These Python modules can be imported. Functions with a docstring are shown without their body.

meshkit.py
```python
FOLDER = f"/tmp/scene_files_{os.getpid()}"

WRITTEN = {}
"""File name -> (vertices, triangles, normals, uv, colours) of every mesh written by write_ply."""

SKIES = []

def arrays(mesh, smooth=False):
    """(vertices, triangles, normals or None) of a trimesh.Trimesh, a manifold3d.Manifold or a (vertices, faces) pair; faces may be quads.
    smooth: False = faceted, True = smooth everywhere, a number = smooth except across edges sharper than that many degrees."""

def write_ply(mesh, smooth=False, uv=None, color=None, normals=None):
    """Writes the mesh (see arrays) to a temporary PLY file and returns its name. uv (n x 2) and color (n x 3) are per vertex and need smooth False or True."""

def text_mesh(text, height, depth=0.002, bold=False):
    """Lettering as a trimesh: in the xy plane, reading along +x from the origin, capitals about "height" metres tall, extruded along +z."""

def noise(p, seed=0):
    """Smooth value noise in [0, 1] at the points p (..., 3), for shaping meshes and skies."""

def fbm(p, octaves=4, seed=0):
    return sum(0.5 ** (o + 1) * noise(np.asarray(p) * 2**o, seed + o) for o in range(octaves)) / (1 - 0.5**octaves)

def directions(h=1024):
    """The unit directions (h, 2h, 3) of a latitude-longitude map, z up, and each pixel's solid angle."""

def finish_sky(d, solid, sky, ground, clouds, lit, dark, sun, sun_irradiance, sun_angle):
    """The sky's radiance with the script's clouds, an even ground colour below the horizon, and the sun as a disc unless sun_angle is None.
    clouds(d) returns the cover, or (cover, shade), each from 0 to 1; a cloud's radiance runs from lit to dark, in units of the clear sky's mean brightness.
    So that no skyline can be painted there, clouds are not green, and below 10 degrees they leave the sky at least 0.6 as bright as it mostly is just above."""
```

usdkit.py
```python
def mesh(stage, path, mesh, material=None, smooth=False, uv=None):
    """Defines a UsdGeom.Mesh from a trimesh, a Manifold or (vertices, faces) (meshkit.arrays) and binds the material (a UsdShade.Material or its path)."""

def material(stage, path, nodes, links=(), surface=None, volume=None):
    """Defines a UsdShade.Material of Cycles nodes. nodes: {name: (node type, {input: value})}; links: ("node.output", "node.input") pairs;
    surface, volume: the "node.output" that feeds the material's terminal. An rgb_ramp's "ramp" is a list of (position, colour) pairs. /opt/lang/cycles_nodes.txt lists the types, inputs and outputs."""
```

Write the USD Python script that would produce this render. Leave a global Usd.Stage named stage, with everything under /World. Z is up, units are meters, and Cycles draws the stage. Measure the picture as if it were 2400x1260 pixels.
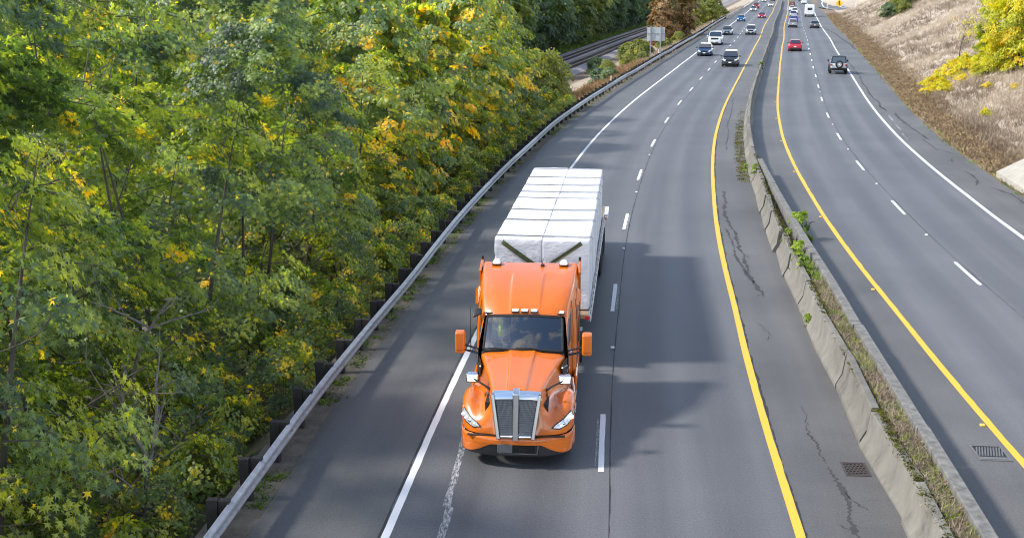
import math, numpy as np, trimesh, usdkit, meshkit
import manifold3d as m3
from scipy.interpolate import PchipInterpolator, RegularGridInterpolator
from pxr import Usd, UsdGeom, UsdLux, UsdShade, Gf, Sdf, Vt

# ------------------------------------------------------------------ stage, camera, sky, sun
stage = Usd.Stage.CreateInMemory()
UsdGeom.SetStageUpAxis(stage, UsdGeom.Tokens.z)
UsdGeom.SetStageMetersPerUnit(stage, 1.0)
world = UsdGeom.Xform.Define(stage, '/World')
stage.SetDefaultPrim(world.GetPrim())
UsdGeom.Scope.Define(stage, '/World/Looks')

CAM_H, PITCH = 9.75, 13.685
SUN_AZ, SUN_EL = math.radians(-92.0), math.radians(42.5)      # azimuth clockwise from +y
EXPOSURE = 1.08
SKY_STRENGTH, SUN_INTENSITY = 0.135, 0.74

cam = UsdGeom.Camera.Define(stage, '/World/camera')
cam.CreateHorizontalApertureAttr(36.0)
cam.CreateVerticalApertureAttr(36.0 * 537 / 1024)
cam.CreateFocalLengthAttr(42.0)
cam.CreateClippingRangeAttr(Gf.Vec2f(0.5, 5000))
cam.CreateExposureAttr(EXPOSURE)
cam.AddTranslateOp().Set((0, 0, CAM_H))
cam.AddRotateXOp().Set(90 - PITCH)

SUN_DIR = np.array([math.sin(SUN_AZ) * math.cos(SUN_EL), math.cos(SUN_AZ) * math.cos(SUN_EL), math.sin(SUN_EL)])
dome = UsdLux.DomeLight.Define(stage, '/World/sky')
dome.GetPrim().SetCustomDataByKey('kind', 'structure')
sky_mat = usdkit.material(stage, '/World/Looks/sky_look', {
    'sky': ('sky_texture', {'sky_type': 'single_scattering', 'sun_disc': False, 'sun_elevation': SUN_EL, 'sun_rotation': SUN_AZ, 'air_density': 1.0, 'aerosol_density': 0.6, 'ozone_density': 1.2}),
    'co': ('texture_coordinate', {}),
    'mp': ('mapping', {'scale': (1, 1, 1.7), 'location': (3.1, 1.7, 0.4)}),
    'n1': ('noise_texture', {'scale': 3.4, 'detail': 7, 'roughness': 0.58, 'distortion': 0.4}),
    'r1': ('rgb_ramp', {'ramp': [(0.0, (0, 0, 0)), (0.50, (0, 0, 0)), (0.62, (0.85, 0.85, 0.85)), (1, (1, 1, 1))]}),
    'bw': ('rgb_to_bw', {}),
    'cl': ('mix', {'mix_type': 'multiply', 'fac': 1.0, 'color2': (2.7, 2.65, 2.6)}),
    'mx': ('mix', {'mix_type': 'mix'}),
    'bg': ('background_shader', {'strength': SKY_STRENGTH})},
    [('co.generated', 'mp.vector'), ('mp.vector', 'n1.vector'), ('n1.fac', 'r1.fac'), ('sky.color', 'bw.color'), ('bw.val', 'cl.color1'),
     ('r1.color', 'mx.fac'), ('sky.color', 'mx.color1'), ('cl.color', 'mx.color2'), ('mx.color', 'bg.color')], surface='bg.background')
UsdShade.MaterialBindingAPI.Apply(dome.GetPrim()).Bind(sky_mat)

sun = UsdLux.DistantLight.Define(stage, '/World/sun')
sun.CreateIntensityAttr(SUN_INTENSITY)
sun.CreateNormalizeAttr(True)
sun.CreateAngleAttr(6.0)
sun.CreateColorAttr(Gf.Vec3f(1.0, 0.95, 0.87))
zx = SUN_DIR; xx = np.cross([0, 0, 1], zx); xx /= np.linalg.norm(xx); yx = np.cross(zx, xx)
m4 = Gf.Matrix4d(*xx, 0, *yx, 0, *zx, 0, 0, 0, 0, 1)
sun.AddTransformOp().Set(m4)

# ------------------------------------------------------------------ helpers
names_used = {}
def numbered(path):
    k = names_used.get(path, -1) + 1
    names_used[path] = k
    return path if k == 0 else f'{path}_{k:03d}'
def tag(p, label=None, cat=None, group=None, kind=None):
    p = p.GetPrim() if hasattr(p, 'GetPrim') else p
    for k, v in (('label', label), ('category', cat), ('group', group), ('kind', kind)):
        if v: p.SetCustomDataByKey(k, v)
    return p
def path_of(parent, name):
    base = '/World' if parent is None else str(parent.GetPath())
    return numbered(base + '/' + name)
def obj(name, mesh, mat, parent=None, smooth=False, uv=None):
    return usdkit.mesh(stage, path_of(parent, name), mesh, M[mat] if isinstance(mat, str) else mat, smooth=smooth, uv=uv).GetPrim()
def xform(name, loc=(0, 0, 0), rz=0.0, parent=None, sc=None, rx=0):
    x = UsdGeom.Xform.Define(stage, path_of(parent, name))
    x.AddTranslateOp().Set(tuple(map(float, loc)))
    if rz: x.AddRotateZOp().Set(math.degrees(rz))
    if rx: x.AddRotateXOp().Set(math.degrees(rx))
    if sc is not None: x.AddScaleOp().Set(tuple(map(float, np.broadcast_to(sc, 3))))
    return x.GetPrim()
def thing(name, label, cat, loc=(0, 0, 0), rz=0.0, group=None, sc=None, rx=0):
    return tag(xform(name, loc, rz, None, sc, rx), label, cat, group)
def dup(root, name, label, cat, loc, rz=0.0, group=None, sc=None):
    o = xform(name, loc, rz, None, sc)
    o.GetReferences().AddInternalReference(root.GetPath()); o.SetInstanceable(True)
    return tag(o, label, cat, group)
UsdGeom.Scope.Define(stage, '/World/Looks')
protos = stage.CreateClassPrim('/prototypes')
def proto(name):
    return UsdGeom.Xform.Define(stage, numbered('/prototypes/' + name)).GetPrim()
def primvar(prim, name, values, interp='vertex', typ=Sdf.ValueTypeNames.FloatArray):
    pv = UsdGeom.PrimvarsAPI(prim).CreatePrimvar(name, typ, interp)
    pv.Set(Vt.FloatArray.FromNumpy(np.asarray(values, np.float32)))

class MB:
    """collects vertices and triangles of one part"""
    def __init__(s): s.v, s.f, s.n = [], [], 0
    def add(s, v, f):
        v = np.asarray(v, float); f = np.asarray(f, int)
        if f.shape[1] == 4: f = np.vstack([f[:, [0, 1, 2]], f[:, [0, 2, 3]]])
        s.v.append(v); s.f.append(f + s.n); s.n += len(v); return s
    def mesh(s, m):
        if hasattr(m, 'to_mesh'):
            q = m.to_mesh(); return s.add(q.vert_properties[:, :3], q.tri_verts)
        return s.add(m.vertices, m.faces)
    def box(s, c, size, rz=0.0, ry=0.0, rx=0.0):
        b = np.array([[x, y, z] for z in (-.5, .5) for y in (-.5, .5) for x in (-.5, .5)]) * np.asarray(size, float)
        if rx: c_, s_ = math.cos(rx), math.sin(rx); b = b @ np.array([[1, 0, 0], [0, c_, -s_], [0, s_, c_]]).T
        if ry: c_, s_ = math.cos(ry), math.sin(ry); b = b @ np.array([[c_, 0, s_], [0, 1, 0], [-s_, 0, c_]]).T
        if rz: c_, s_ = math.cos(rz), math.sin(rz); b = b @ np.array([[c_, -s_, 0], [s_, c_, 0], [0, 0, 1]]).T
        return s.add(b + np.asarray(c, float), [[0, 2, 3, 1], [4, 5, 7, 6], [0, 1, 5, 4], [1, 3, 7, 5], [3, 2, 6, 7], [2, 0, 4, 6]])
    def tube(s, pts, radii, n=6, cap=True):
        v, f = tube(pts, radii, n, cap); return s.add(v, f)
    def get(s): return (np.vstack(s.v), np.vstack(s.f))
def tube(pts, radii, n=6, cap=True):
    p = np.asarray(pts, float); r = np.broadcast_to(np.asarray(radii, float), (len(p),))
    t = np.gradient(p, axis=0); t /= np.maximum(np.linalg.norm(t, axis=1, keepdims=True), 1e-9)
    up = np.where(np.abs(t[:, 2:3]) > 0.9, [[1.0, 0, 0]], [[0, 0, 1.0]])
    a = np.cross(t, up); a /= np.maximum(np.linalg.norm(a, axis=1, keepdims=True), 1e-9); b = np.cross(t, a)
    an = np.arange(n) / n * 2 * np.pi
    v = (p[:, None] + r[:, None, None] * (np.cos(an)[None, :, None] * a[:, None] + np.sin(an)[None, :, None] * b[:, None])).reshape(-1, 3)
    i = np.arange(len(p) - 1)[:, None] * n; j = np.arange(n)[None]; k = (j + 1) % n
    q = np.stack([i + j, i + n + j, i + n + k, i + k], -1).reshape(-1, 4)
    f = np.vstack([q[:, [0, 1, 2]], q[:, [0, 2, 3]]])
    if cap:
        v = np.vstack([v, p[:1], p[-1:]]); e = len(v)
        jj = np.arange(n); kk = (jj + 1) % n
        f = np.vstack([f, np.stack([np.full(n, e - 2), jj, kk], 1), np.stack([np.full(n, e - 1), (len(p) - 1) * n + kk, (len(p) - 1) * n + jj], 1)])
    return v, f
def grid_faces(nr, nc):
    i = np.arange(nr - 1)[:, None] * nc; j = np.arange(nc - 1)[None]
    return np.stack([i + j, i + j + 1, i + nc + j + 1, i + nc + j], -1).reshape(-1, 4)
def ball(p, r, n=12): return m3.Manifold.sphere(r, n).translate(tuple(map(float, p)))
def rhull(pts, r, n=12):
    """rounded hull of corner points (corner of the outer shape minus r)"""
    return m3.Manifold.batch_hull([ball(p, r, n) for p in pts])
def rbox(c, size, r, n=12):
    c = np.asarray(c, float); h = np.asarray(size, float) / 2 - r
    return rhull([c + h * [sx, sy, sz] for sx in (-1, 1) for sy in (-1, 1) for sz in (-1, 1)], r, n)
def hull(pts): return m3.Manifold.hull_points(np.asarray(pts, np.float64))
def prism(poly, direction):
    """closed solid: a planar or near-planar polygon pushed along direction (polygon fanned from its centroid)"""
    p = np.asarray(poly, float); n = len(p); d = np.asarray(direction, float)
    v = np.vstack([p, p + d, p.mean(0)[None], p.mean(0)[None] + d])
    f = []
    for i in range(n):
        j = (i + 1) % n
        f += [[2 * n, j, i], [2 * n + 1, n + i, n + j], [i, j, n + j], [i, n + j, n + i]]
    return v, np.array(f)
def ribbon(left, right, z=None, st=None):
    """strip between two polylines"""
    l, r = np.asarray(left, float), np.asarray(right, float)
    v = np.stack([l, r], 1).reshape(-1, 3)
    return v, grid_faces(len(l), 2)

# ------------------------------------------------------------------ materials
M = {}
def mat(name, nodes, links, surface, volume=None):
    M[name] = usdkit.material(stage, '/World/Looks/' + name, nodes, links, surface=surface); return M[name]
def simple(name, color, rough=0.5, metal=0.0, coat=0.0, spec=0.5, noise=0.0, scale=8.0, bump=0.0, bscale=30.0, emit=None, objrand=0.0, detail=4, coat_rough=0.03):
    c = np.asarray(color, float)
    nodes = {'p': ('principled_bsdf', dict(base_color=c, roughness=rough, metallic=metal, coat_weight=coat, specular_ior_level=spec, coat_roughness=coat_rough))}
    links = []
    if emit is not None:
        nodes['p'][1].update(emission_color=np.asarray(emit[0], float), emission_strength=float(emit[1]))
    if noise or bump:
        nodes['tc'] = ('texture_coordinate', {})
    if noise:
        nodes['n'] = ('noise_texture', {'scale': scale, 'detail': detail, 'roughness': 0.65})
        nodes['r'] = ('rgb_ramp', {'ramp': [(0.25, c * (1 - noise)), (0.75, np.minimum(c * (1 + noise), 1))]})
        links += [('tc.object', 'n.vector'), ('n.fac', 'r.fac'), ('r.color', 'p.base_color')]
    if bump:
        nodes['n2'] = ('noise_texture', {'scale': bscale, 'detail': 4, 'roughness': 0.6})
        nodes['b'] = ('bump', {'strength': bump, 'distance': 0.02})
        links += [('tc.object', 'n2.vector'), ('n2.fac', 'b.height'), ('b.normal', 'p.normal')]
    return mat(name, nodes, links, 'p.BSDF')
def asphalt(name, base, tint, paths=(), dark=0.22, seed=0.0, patch=0.18):
    """worn asphalt: fine stone speckle, broad stains, darker wheel paths along u (the st coordinate is offset across, distance along)"""
    c = np.asarray(base, float)
    nodes = {'tc': ('texture_coordinate', {}), 'g': ('geometry', {}),
             'sp': ('noise_texture', {'scale': 24.0, 'detail': 4, 'roughness': 0.85}),
             'spr': ('rgb_ramp', {'ramp': [(0.30, c * 0.50), (0.46, c * .92), (0.62, c * 1.2), (0.70, c * 2.3)]}),
             'bl': ('noise_texture', {'scale': 0.13, 'detail': 5, 'roughness': 0.62}),
             'blr': ('rgb_ramp', {'ramp': [(0.3, (1 - patch,) * 3), (0.7, (1 + patch * .6, 1 + patch * .6, 1 + patch * .6))]}),
             'mu': ('mix', {'mix_type': 'multiply', 'fac': 1.0}),
             'sx': ('separate_xyz', {}), 'mp': ('mapping', {'scale': (1.6, 0.045, 1)}),
             'st': ('noise_texture', {'scale': 1.0, 'detail': 4, 'roughness': 0.6}),
             'str': ('rgb_ramp', {'ramp': [(0.3, (0.86, 0.86, 0.87)), (0.7, (1.08, 1.08, 1.07))]}),
             'mu2': ('mix', {'mix_type': 'multiply', 'fac': 1.0}),
             'b': ('bump', {'strength': 0.35, 'distance': 0.006}),
             'p': ('principled_bsdf', {'roughness': 0.60, 'specular_ior_level': 0.5})}
    links = [('g.position', 'sp.vector'), ('g.position', 'bl.vector'), ('sp.fac', 'spr.fac'), ('bl.fac', 'blr.fac'), ('spr.color', 'mu.color1'), ('blr.color', 'mu.color2'),
             ('tc.UV', 'mp.vector'), ('mp.vector', 'st.vector'), ('st.fac', 'str.fac'), ('mu.color', 'mu2.color1'), ('str.color', 'mu2.color2'),
             ('sp.fac', 'b.height'), ('b.normal', 'p.normal'), ('tc.UV', 'sx.vector')]
    last = 'mu2.color'
    for i, u in enumerate(paths):
        a = f'w{i}'
        nodes[a + 's'] = ('math', {'math_type': 'subtract', 'value2': float(u)})
        nodes[a + 'a'] = ('math', {'math_type': 'absolute'})
        nodes[a + 'm'] = ('map_range', {'range_type': 'smoothstep', 'from_min': 0.15, 'from_max': 0.75, 'to_min': dark, 'to_max': 0.0, 'clamp': True})
        nodes[a + 'x'] = ('mix', {'mix_type': 'multiply', 'color2': (0.45, 0.45, 0.5)})
        links += [('sx.x', a + 's.value1'), (a + 's.value', a + 'a.value1'), (a + 'a.value', a + 'm.value'), (a + 'm.result', a + 'x.fac'), (last, a + 'x.color1')]
        last = a + 'x.color'
    links.append((last, 'p.base_color'))
    return mat(name, nodes, links, 'p.BSDF')
def paint_mark(name, color, worn=0.5):
    c = np.asarray(color, float)
    return mat(name, {'g': ('geometry', {}), 'n': ('noise_texture', {'scale': 30.0, 'detail': 5, 'roughness': 0.75}), 'n2': ('noise_texture', {'scale': 0.9, 'detail': 3}),
                      'ad': ('math', {'math_type': 'add'}), 'r': ('rgb_ramp', {'ramp': [(0.0, (.12, .12, .12)), (worn * 0.85, c * 0.45), (worn, c * .9), (1.0, c)]}),
                      'ml': ('math', {'math_type': 'multiply', 'value2': 0.5}), 'p': ('principled_bsdf', {'roughness': 0.6})},
               [('g.position', 'n.vector'), ('g.position', 'n2.vector'), ('n.fac', 'ad.value1'), ('n2.fac', 'ad.value2'), ('ad.value', 'ml.value1'), ('ml.value', 'r.fac'), ('r.color', 'p.base_color')], 'p.BSDF')
def leaf_mat(name, ramp, trans=0.42, rough=0.42, shift=0.10, tcol=None, spec=0.5):
    """leaf with a tone per leaf (primvar), its own shift per plant, and light coming through"""
    nodes = {'a': ('attribute', {'attribute': 'tone'}), 'oi': ('object_info', {}), 'ml': ('math', {'math_type': 'multiply_add', 'value2': shift, 'value3': -shift / 2}), 'ad': ('math', {'math_type': 'add', 'use_clamp': True}),
             'r': ('rgb_ramp', {'ramp': ramp}), 'br': ('mix', {'mix_type': 'multiply', 'fac': 1.0, 'color2': tcol or (2.3, 2.2, 0.9)}),
             'p': ('principled_bsdf', {'roughness': rough, 'specular_ior_level': spec}), 't': ('translucent_bsdf', {}), 'm': ('mix_closure', {'fac': trans})}
    links = [('oi.random', 'ml.value1'), ('ml.value', 'ad.value1'), ('a.fac', 'ad.value2'), ('ad.value', 'r.fac'), ('r.color', 'p.base_color'), ('r.color', 'br.color1'), ('br.color', 't.color'), ('p.BSDF', 'm.closure1'), ('t.BSDF', 'm.closure2')]
    return mat(name, nodes, links, 'm.closure')
def bark(name, c1, c2, scale=6):
    return mat(name, {'tc': ('texture_coordinate', {}), 'mp': ('mapping', {'scale': (1, 1, 0.25)}), 'n': ('noise_texture', {'scale': scale, 'detail': 6, 'roughness': 0.7}), 'r': ('rgb_ramp', {'ramp': [(0.3, c1), (0.55, c2), (0.75, np.array(c2) * 1.5)]}),
                      'b': ('bump', {'strength': 0.8, 'distance': 0.05}), 'p': ('principled_bsdf', {'roughness': 0.9})},
               [('tc.object', 'mp.vector'), ('mp.vector', 'n.vector'), ('n.fac', 'r.fac'), ('r.color', 'p.base_color'), ('n.fac', 'b.height'), ('b.normal', 'p.normal')], 'p.BSDF')
def window_glass(name, ior, tint=(0.75, 0.82, 0.8)):
    return mat(name, {'f': ('fresnel', {'IOR': ior}), 't': ('transparent_bsdf', {'color': tint}), 'g': ('glossy_bsdf', {'roughness': 0.0, 'color': (1, 1, 1)}), 'm': ('mix_closure', {})},
               [('f.fac', 'm.fac'), ('t.BSDF', 'm.closure1'), ('g.BSDF', 'm.closure2')], 'm.closure')

LANE_L, LANE_R = (-1.05, -2.6, -4.75, -6.35), (4.9, 6.7, 8.9, 10.5)
asphalt('asphalt_west', (0.110, 0.111, 0.117), 0, LANE_L, 0.40)
asphalt('asphalt_east', (0.117, 0.118, 0.124), 0, LANE_R, 0.38)
asphalt('shoulder_asphalt', (0.092, 0.091, 0.090), 0, (), patch=0.22)
asphalt('shoulder_old', (0.105, 0.101, 0.098), 0, (), patch=0.35)
paint_mark('white_paint', (0.80, 0.80, 0.80), 0.30)
paint_mark('worn_white_paint', (0.42, 0.42, 0.43), 0.55)
paint_mark('yellow_paint', (0.74, 0.425, 0.035), 0.36)
mat('scraped_paint', {'g': ('geometry', {}), 'mp': ('mapping', {'scale': (1, .22, 1)}), 'n': ('noise_texture', {'scale': 26.0, 'detail': 4, 'roughness': 0.7}), 'r': ('rgb_ramp', {'ramp': [(0.44, (0, 0, 0)), (0.60, (.6, .6, .6))]}),
    't': ('transparent_bsdf', {}), 'd': ('diffuse_bsdf', {'color': (0.55, 0.55, 0.56)}), 'm': ('mix_closure', {})},
    [('g.position', 'mp.vector'), ('mp.vector', 'n.vector'), ('n.fac', 'r.fac'), ('r.color', 'm.fac'), ('t.BSDF', 'm.closure1'), ('d.BSDF', 'm.closure2')], 'm.closure')
simple('tar', (0.018, 0.018, 0.02), 0.7)
simple('wet_tar', (0.042, 0.042, 0.044), 0.85)
simple('concrete', (0.34, 0.32, 0.285), 0.9, noise=0.38, scale=3.5, bump=0.35, bscale=60, detail=8)
mat('barrier_concrete', {'g': ('geometry', {}), 'mp': ('mapping', {'scale': (1.1, 1.1, 0.55), 'rotation': (0.5, 0, 0.4)}), 'n': ('noise_texture', {'scale': 1.6, 'detail': 9, 'roughness': 0.72}),
    'oi': ('object_info', {}), 'mr': ('map_range', {'to_min': 0.78, 'to_max': 1.15}), 'mm': ('mix', {'mix_type': 'multiply', 'fac': 1.0}),
    'r': ('rgb_ramp', {'ramp': [(0.30, (0.085, 0.080, 0.068)), (0.45, (0.150, 0.142, 0.122)), (0.6, (0.185, 0.176, 0.153)), (0.8, (0.26, 0.25, 0.22))]}),
    'n2': ('noise_texture', {'scale': 45, 'detail': 3}), 'b': ('bump', {'strength': 0.4, 'distance': 0.008}), 'p': ('principled_bsdf', {'roughness': 0.92})},
    [('g.position', 'mp.vector'), ('mp.vector', 'n.vector'), ('n.fac', 'r.fac'), ('oi.random', 'mr.value'), ('r.color', 'mm.color1'), ('mr.result', 'mm.color2'), ('mm.color', 'p.base_color'), ('g.position', 'n2.vector'), ('n2.fac', 'b.height'), ('b.normal', 'p.normal')], 'p.BSDF')
mat('median_wall_concrete', {'g': ('geometry', {}), 'mp': ('mapping', {'scale': (1.8, 1.8, 0.5)}), 'n': ('noise_texture', {'scale': 2.2, 'detail': 8, 'roughness': 0.72, 'distortion': 0.2}),
    'r': ('rgb_ramp', {'ramp': [(0.28, (0.055, 0.053, 0.050)), (0.45, (0.125, 0.122, 0.115)), (0.62, (0.19, 0.185, 0.175)), (0.8, (0.30, 0.29, 0.27))]}),
    'n2': ('noise_texture', {'scale': 45, 'detail': 3}), 'b': ('bump', {'strength': 0.5, 'distance': 0.008}), 'p': ('principled_bsdf', {'roughness': 0.92})},
    [('g.position', 'mp.vector'), ('mp.vector', 'n.vector'), ('n.fac', 'r.fac'), ('r.color', 'p.base_color'), ('g.position', 'n2.vector'), ('n2.fac', 'b.height'), ('b.normal', 'p.normal')], 'p.BSDF')
mat('galvanised', {'g': ('geometry', {}), 'n': ('noise_texture', {'scale': 5.0, 'detail': 8, 'roughness': 0.7}), 'r': ('rgb_ramp', {'ramp': [(0.28, (0.20, 0.18, 0.16)), (0.42, (0.33, 0.335, 0.345)), (0.7, (0.46, 0.47, 0.48))]}),
    'oi': ('object_info', {}), 'mr': ('map_range', {'to_min': 0.72, 'to_max': 1.18}), 'mm': ('mix', {'mix_type': 'multiply', 'fac': 1.0}), 'p': ('principled_bsdf', {'roughness': 0.45, 'metallic': 0.5})},
    [('g.position', 'n.vector'), ('n.fac', 'r.fac'), ('oi.random', 'mr.value'), ('r.color', 'mm.color1'), ('mr.result', 'mm.color2'), ('mm.color', 'p.base_color')], 'p.BSDF')
simple('sign_aluminium', (0.47, 0.49, 0.51), 0.45, metal=0.3, noise=0.06, scale=1.2)
simple('post_wood', (0.022, 0.020, 0.019), 0.9, noise=0.4, scale=12, bump=0.4, bscale=40)
simple('iron', (0.055, 0.043, 0.039), 0.7, noise=0.35, scale=20)
simple('steel_grate', (0.16, 0.155, 0.15), 0.55, metal=0.3, noise=0.3, scale=20)
simple('rail_steel', (0.12, 0.085, 0.07), 0.5, metal=0.4)
simple('tie_wood', (0.06, 0.047, 0.04), 0.9, noise=0.3, scale=3)
simple('ballast', (0.27, 0.245, 0.24), 0.95, noise=0.45, scale=3.0, bump=0.6, bscale=6, detail=8)
simple('orange_paint', (0.60, 0.130, 0.001), 0.32, coat=1.0, spec=0.55)
simple('chrome', (0.80, 0.81, 0.83), 0.10, metal=1.0)
simple('bar_chrome', (0.22, 0.225, 0.235), 0.34, metal=1.0)
simple('grille_wire', (0.42, 0.43, 0.45), 0.35, metal=1.0)
simple('satin_chrome', (0.33, 0.34, 0.36), 0.26, metal=1.0)
simple('black_plastic', (0.013, 0.013, 0.014), 0.45)
simple('dark_rubber', (0.014, 0.014, 0.014), 0.8, noise=0.25, scale=20)
simple('dark_interior', (0.008, 0.008, 0.009), 0.8)
simple('seat_cloth', (0.012, 0.012, 0.014), 0.9)
simple('grey_plate', (0.10, 0.10, 0.105), 0.5)
simple('lamp_clear', (0.78, 0.80, 0.84), 0.08, metal=0.65)
simple('lamp_lens', (0.80, 0.82, 0.86), 0.05, coat=1.0)
simple('lamp_lit', (0.9, 0.85, 0.7), 0.2, emit=((1.0, 0.86, 0.6), 2.2))
simple('lamp_amber', (0.42, 0.12, 0.02), 0.2, coat=1.0)
simple('white_gloss', (0.82, 0.82, 0.82), 0.3, coat=0.5)
simple('tail_red', (0.50, 0.012, 0.018), 0.2, coat=0.8)
simple('hi_vis', (0.72, 0.95, 0.04), 0.8)
simple('reflective_strip', (0.62, 0.64, 0.66), 0.5)
simple('orange_strip', (0.80, 0.18, 0.03), 0.7)
simple('alloy', (0.50, 0.51, 0.53), 0.3, metal=0.8)
simple('tarp_strap', (0.075, 0.085, 0.022), 0.85, noise=0.5, scale=7)
simple('dark_strap', (0.11, 0.11, 0.115), 0.85)
mat('wrap', {'tc': ('texture_coordinate', {}), 'n': ('noise_texture', {'scale': 1.1, 'detail': 6, 'roughness': 0.6}), 'r': ('rgb_ramp', {'ramp': [(0.25, (0.52, 0.53, 0.56)), (0.45, (0.68, 0.69, 0.72)), (1, (0.73, 0.735, 0.75))]}),
    'mp': ('mapping', {'scale': (1.0, 1.0, 2.4), 'rotation': (0.3, 0.25, 0.1)}), 'n2': ('noise_texture', {'scale': 4.5, 'detail': 5, 'roughness': 0.6, 'distortion': 1.5}), 'b': ('bump', {'strength': 0.6, 'distance': 0.04}), 'p': ('principled_bsdf', {'roughness': 0.45, 'specular_ior_level': 0.4})},
    [('tc.object', 'n.vector'), ('n.fac', 'r.fac'), ('r.color', 'p.base_color'), ('tc.object', 'mp.vector'), ('mp.vector', 'n2.vector'), ('n2.fac', 'b.height'), ('b.normal', 'p.normal')], 'p.BSDF')
simple('deck_wood', (0.20, 0.15, 0.10), 0.8, noise=0.3, scale=4)
simple('trailer_white', (0.72, 0.72, 0.72), 0.4, noise=0.12, scale=6)
simple('soil', (0.10, 0.075, 0.05), 0.95, noise=0.5, scale=6, bump=0.6, bscale=15, detail=8)
simple('verge_dirt', (0.10, 0.088, 0.072), 0.95, noise=0.55, scale=2.5, bump=0.6, bscale=20, detail=8)
simple('sign_yellow', (0.88, 0.52, 0.01), 0.4)
simple('sign_black', (0.015, 0.015, 0.015), 0.5)
simple('white_post', (0.75, 0.75, 0.74), 0.5)
simple('yellow_reflector', (0.80, 0.47, 0.05), 0.3)
window_glass('windshield_glass', 2.45, (0.88, 0.94, 0.93))
mat('car_glass', {'p': ('principled_bsdf', {'base_color': (0.012, 0.016, 0.022), 'roughness': 0.03, 'ior': 1.95, 'specular_ior_level': 0.6, 'coat_weight': 0.5})}, [], 'p.BSDF')
def car_paint(name, c, metal=0.0, rough=0.35):
    return simple(name, c, rough, metal=metal, coat=1.0)
for n_, c_, mt_ in (('paint_black_blue', (0.035, 0.042, 0.055), .3), ('paint_navy', (0.02, 0.055, 0.13), .3), ('paint_white', (0.80, 0.80, 0.80), 0), ('paint_silver', (0.46, 0.47, 0.49), .6), ('paint_grey_silver', (0.30, 0.33, 0.36), .6),
                    ('paint_sky_blue', (0.03, 0.17, 0.42), .2), ('paint_red', (0.45, 0.012, 0.03), .1), ('paint_bright_red', (0.55, 0.03, 0.03), .1), ('paint_dark_red', (0.16, 0.01, 0.02), .2), ('paint_brick_red', (0.40, 0.035, 0.03), .1),
                    ('paint_gunmetal', (0.10, 0.105, 0.11), .5), ('paint_royal_blue', (0.012, 0.04, 0.45), .1), ('paint_black', (0.02, 0.02, 0.022), 0)):
    car_paint(n_, c_, mt_)
GREEN = [(0.0, (0.034, 0.064, 0.038)), (0.22, (0.094, 0.150, 0.074)), (0.5, (0.195, 0.252, 0.078)), (0.66, (0.31, 0.34, 0.06)), (0.76, (0.50, 0.42, 0.045)), (0.88, (0.66, 0.47, 0.035)), (1.0, (0.55, 0.26, 0.03))]
leaf_mat('maple_leaf', GREEN, 0.38, 0.45, 0.07, (4.3, 3.9, 0.5), 0.5)
leaf_mat('dark_leaf', [(0.0, (0.036, 0.074, 0.044)), (0.4, (0.088, 0.145, 0.066)), (0.75, (0.17, 0.225, 0.070)), (1.0, (0.28, 0.30, 0.07))], 0.35, 0.5, 0.35)
leaf_mat('brown_leaf', [(0.0, (0.09, 0.095, 0.025)), (0.3, (0.19, 0.12, 0.04)), (0.7, (0.34, 0.19, 0.075)), (1.0, (0.46, 0.28, 0.12))], 0.35, 0.5, 0.1, (1.5, 1.4, 0.9))
leaf_mat('yellow_leaf', [(0.0, (0.20, 0.27, 0.010)), (0.4, (0.42, 0.44, 0.012)), (0.75, (0.62, 0.54, 0.015)), (1.0, (0.62, 0.42, 0.02))], 0.42, 0.5, 0.25, (1.5, 1.45, 0.8))
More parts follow.
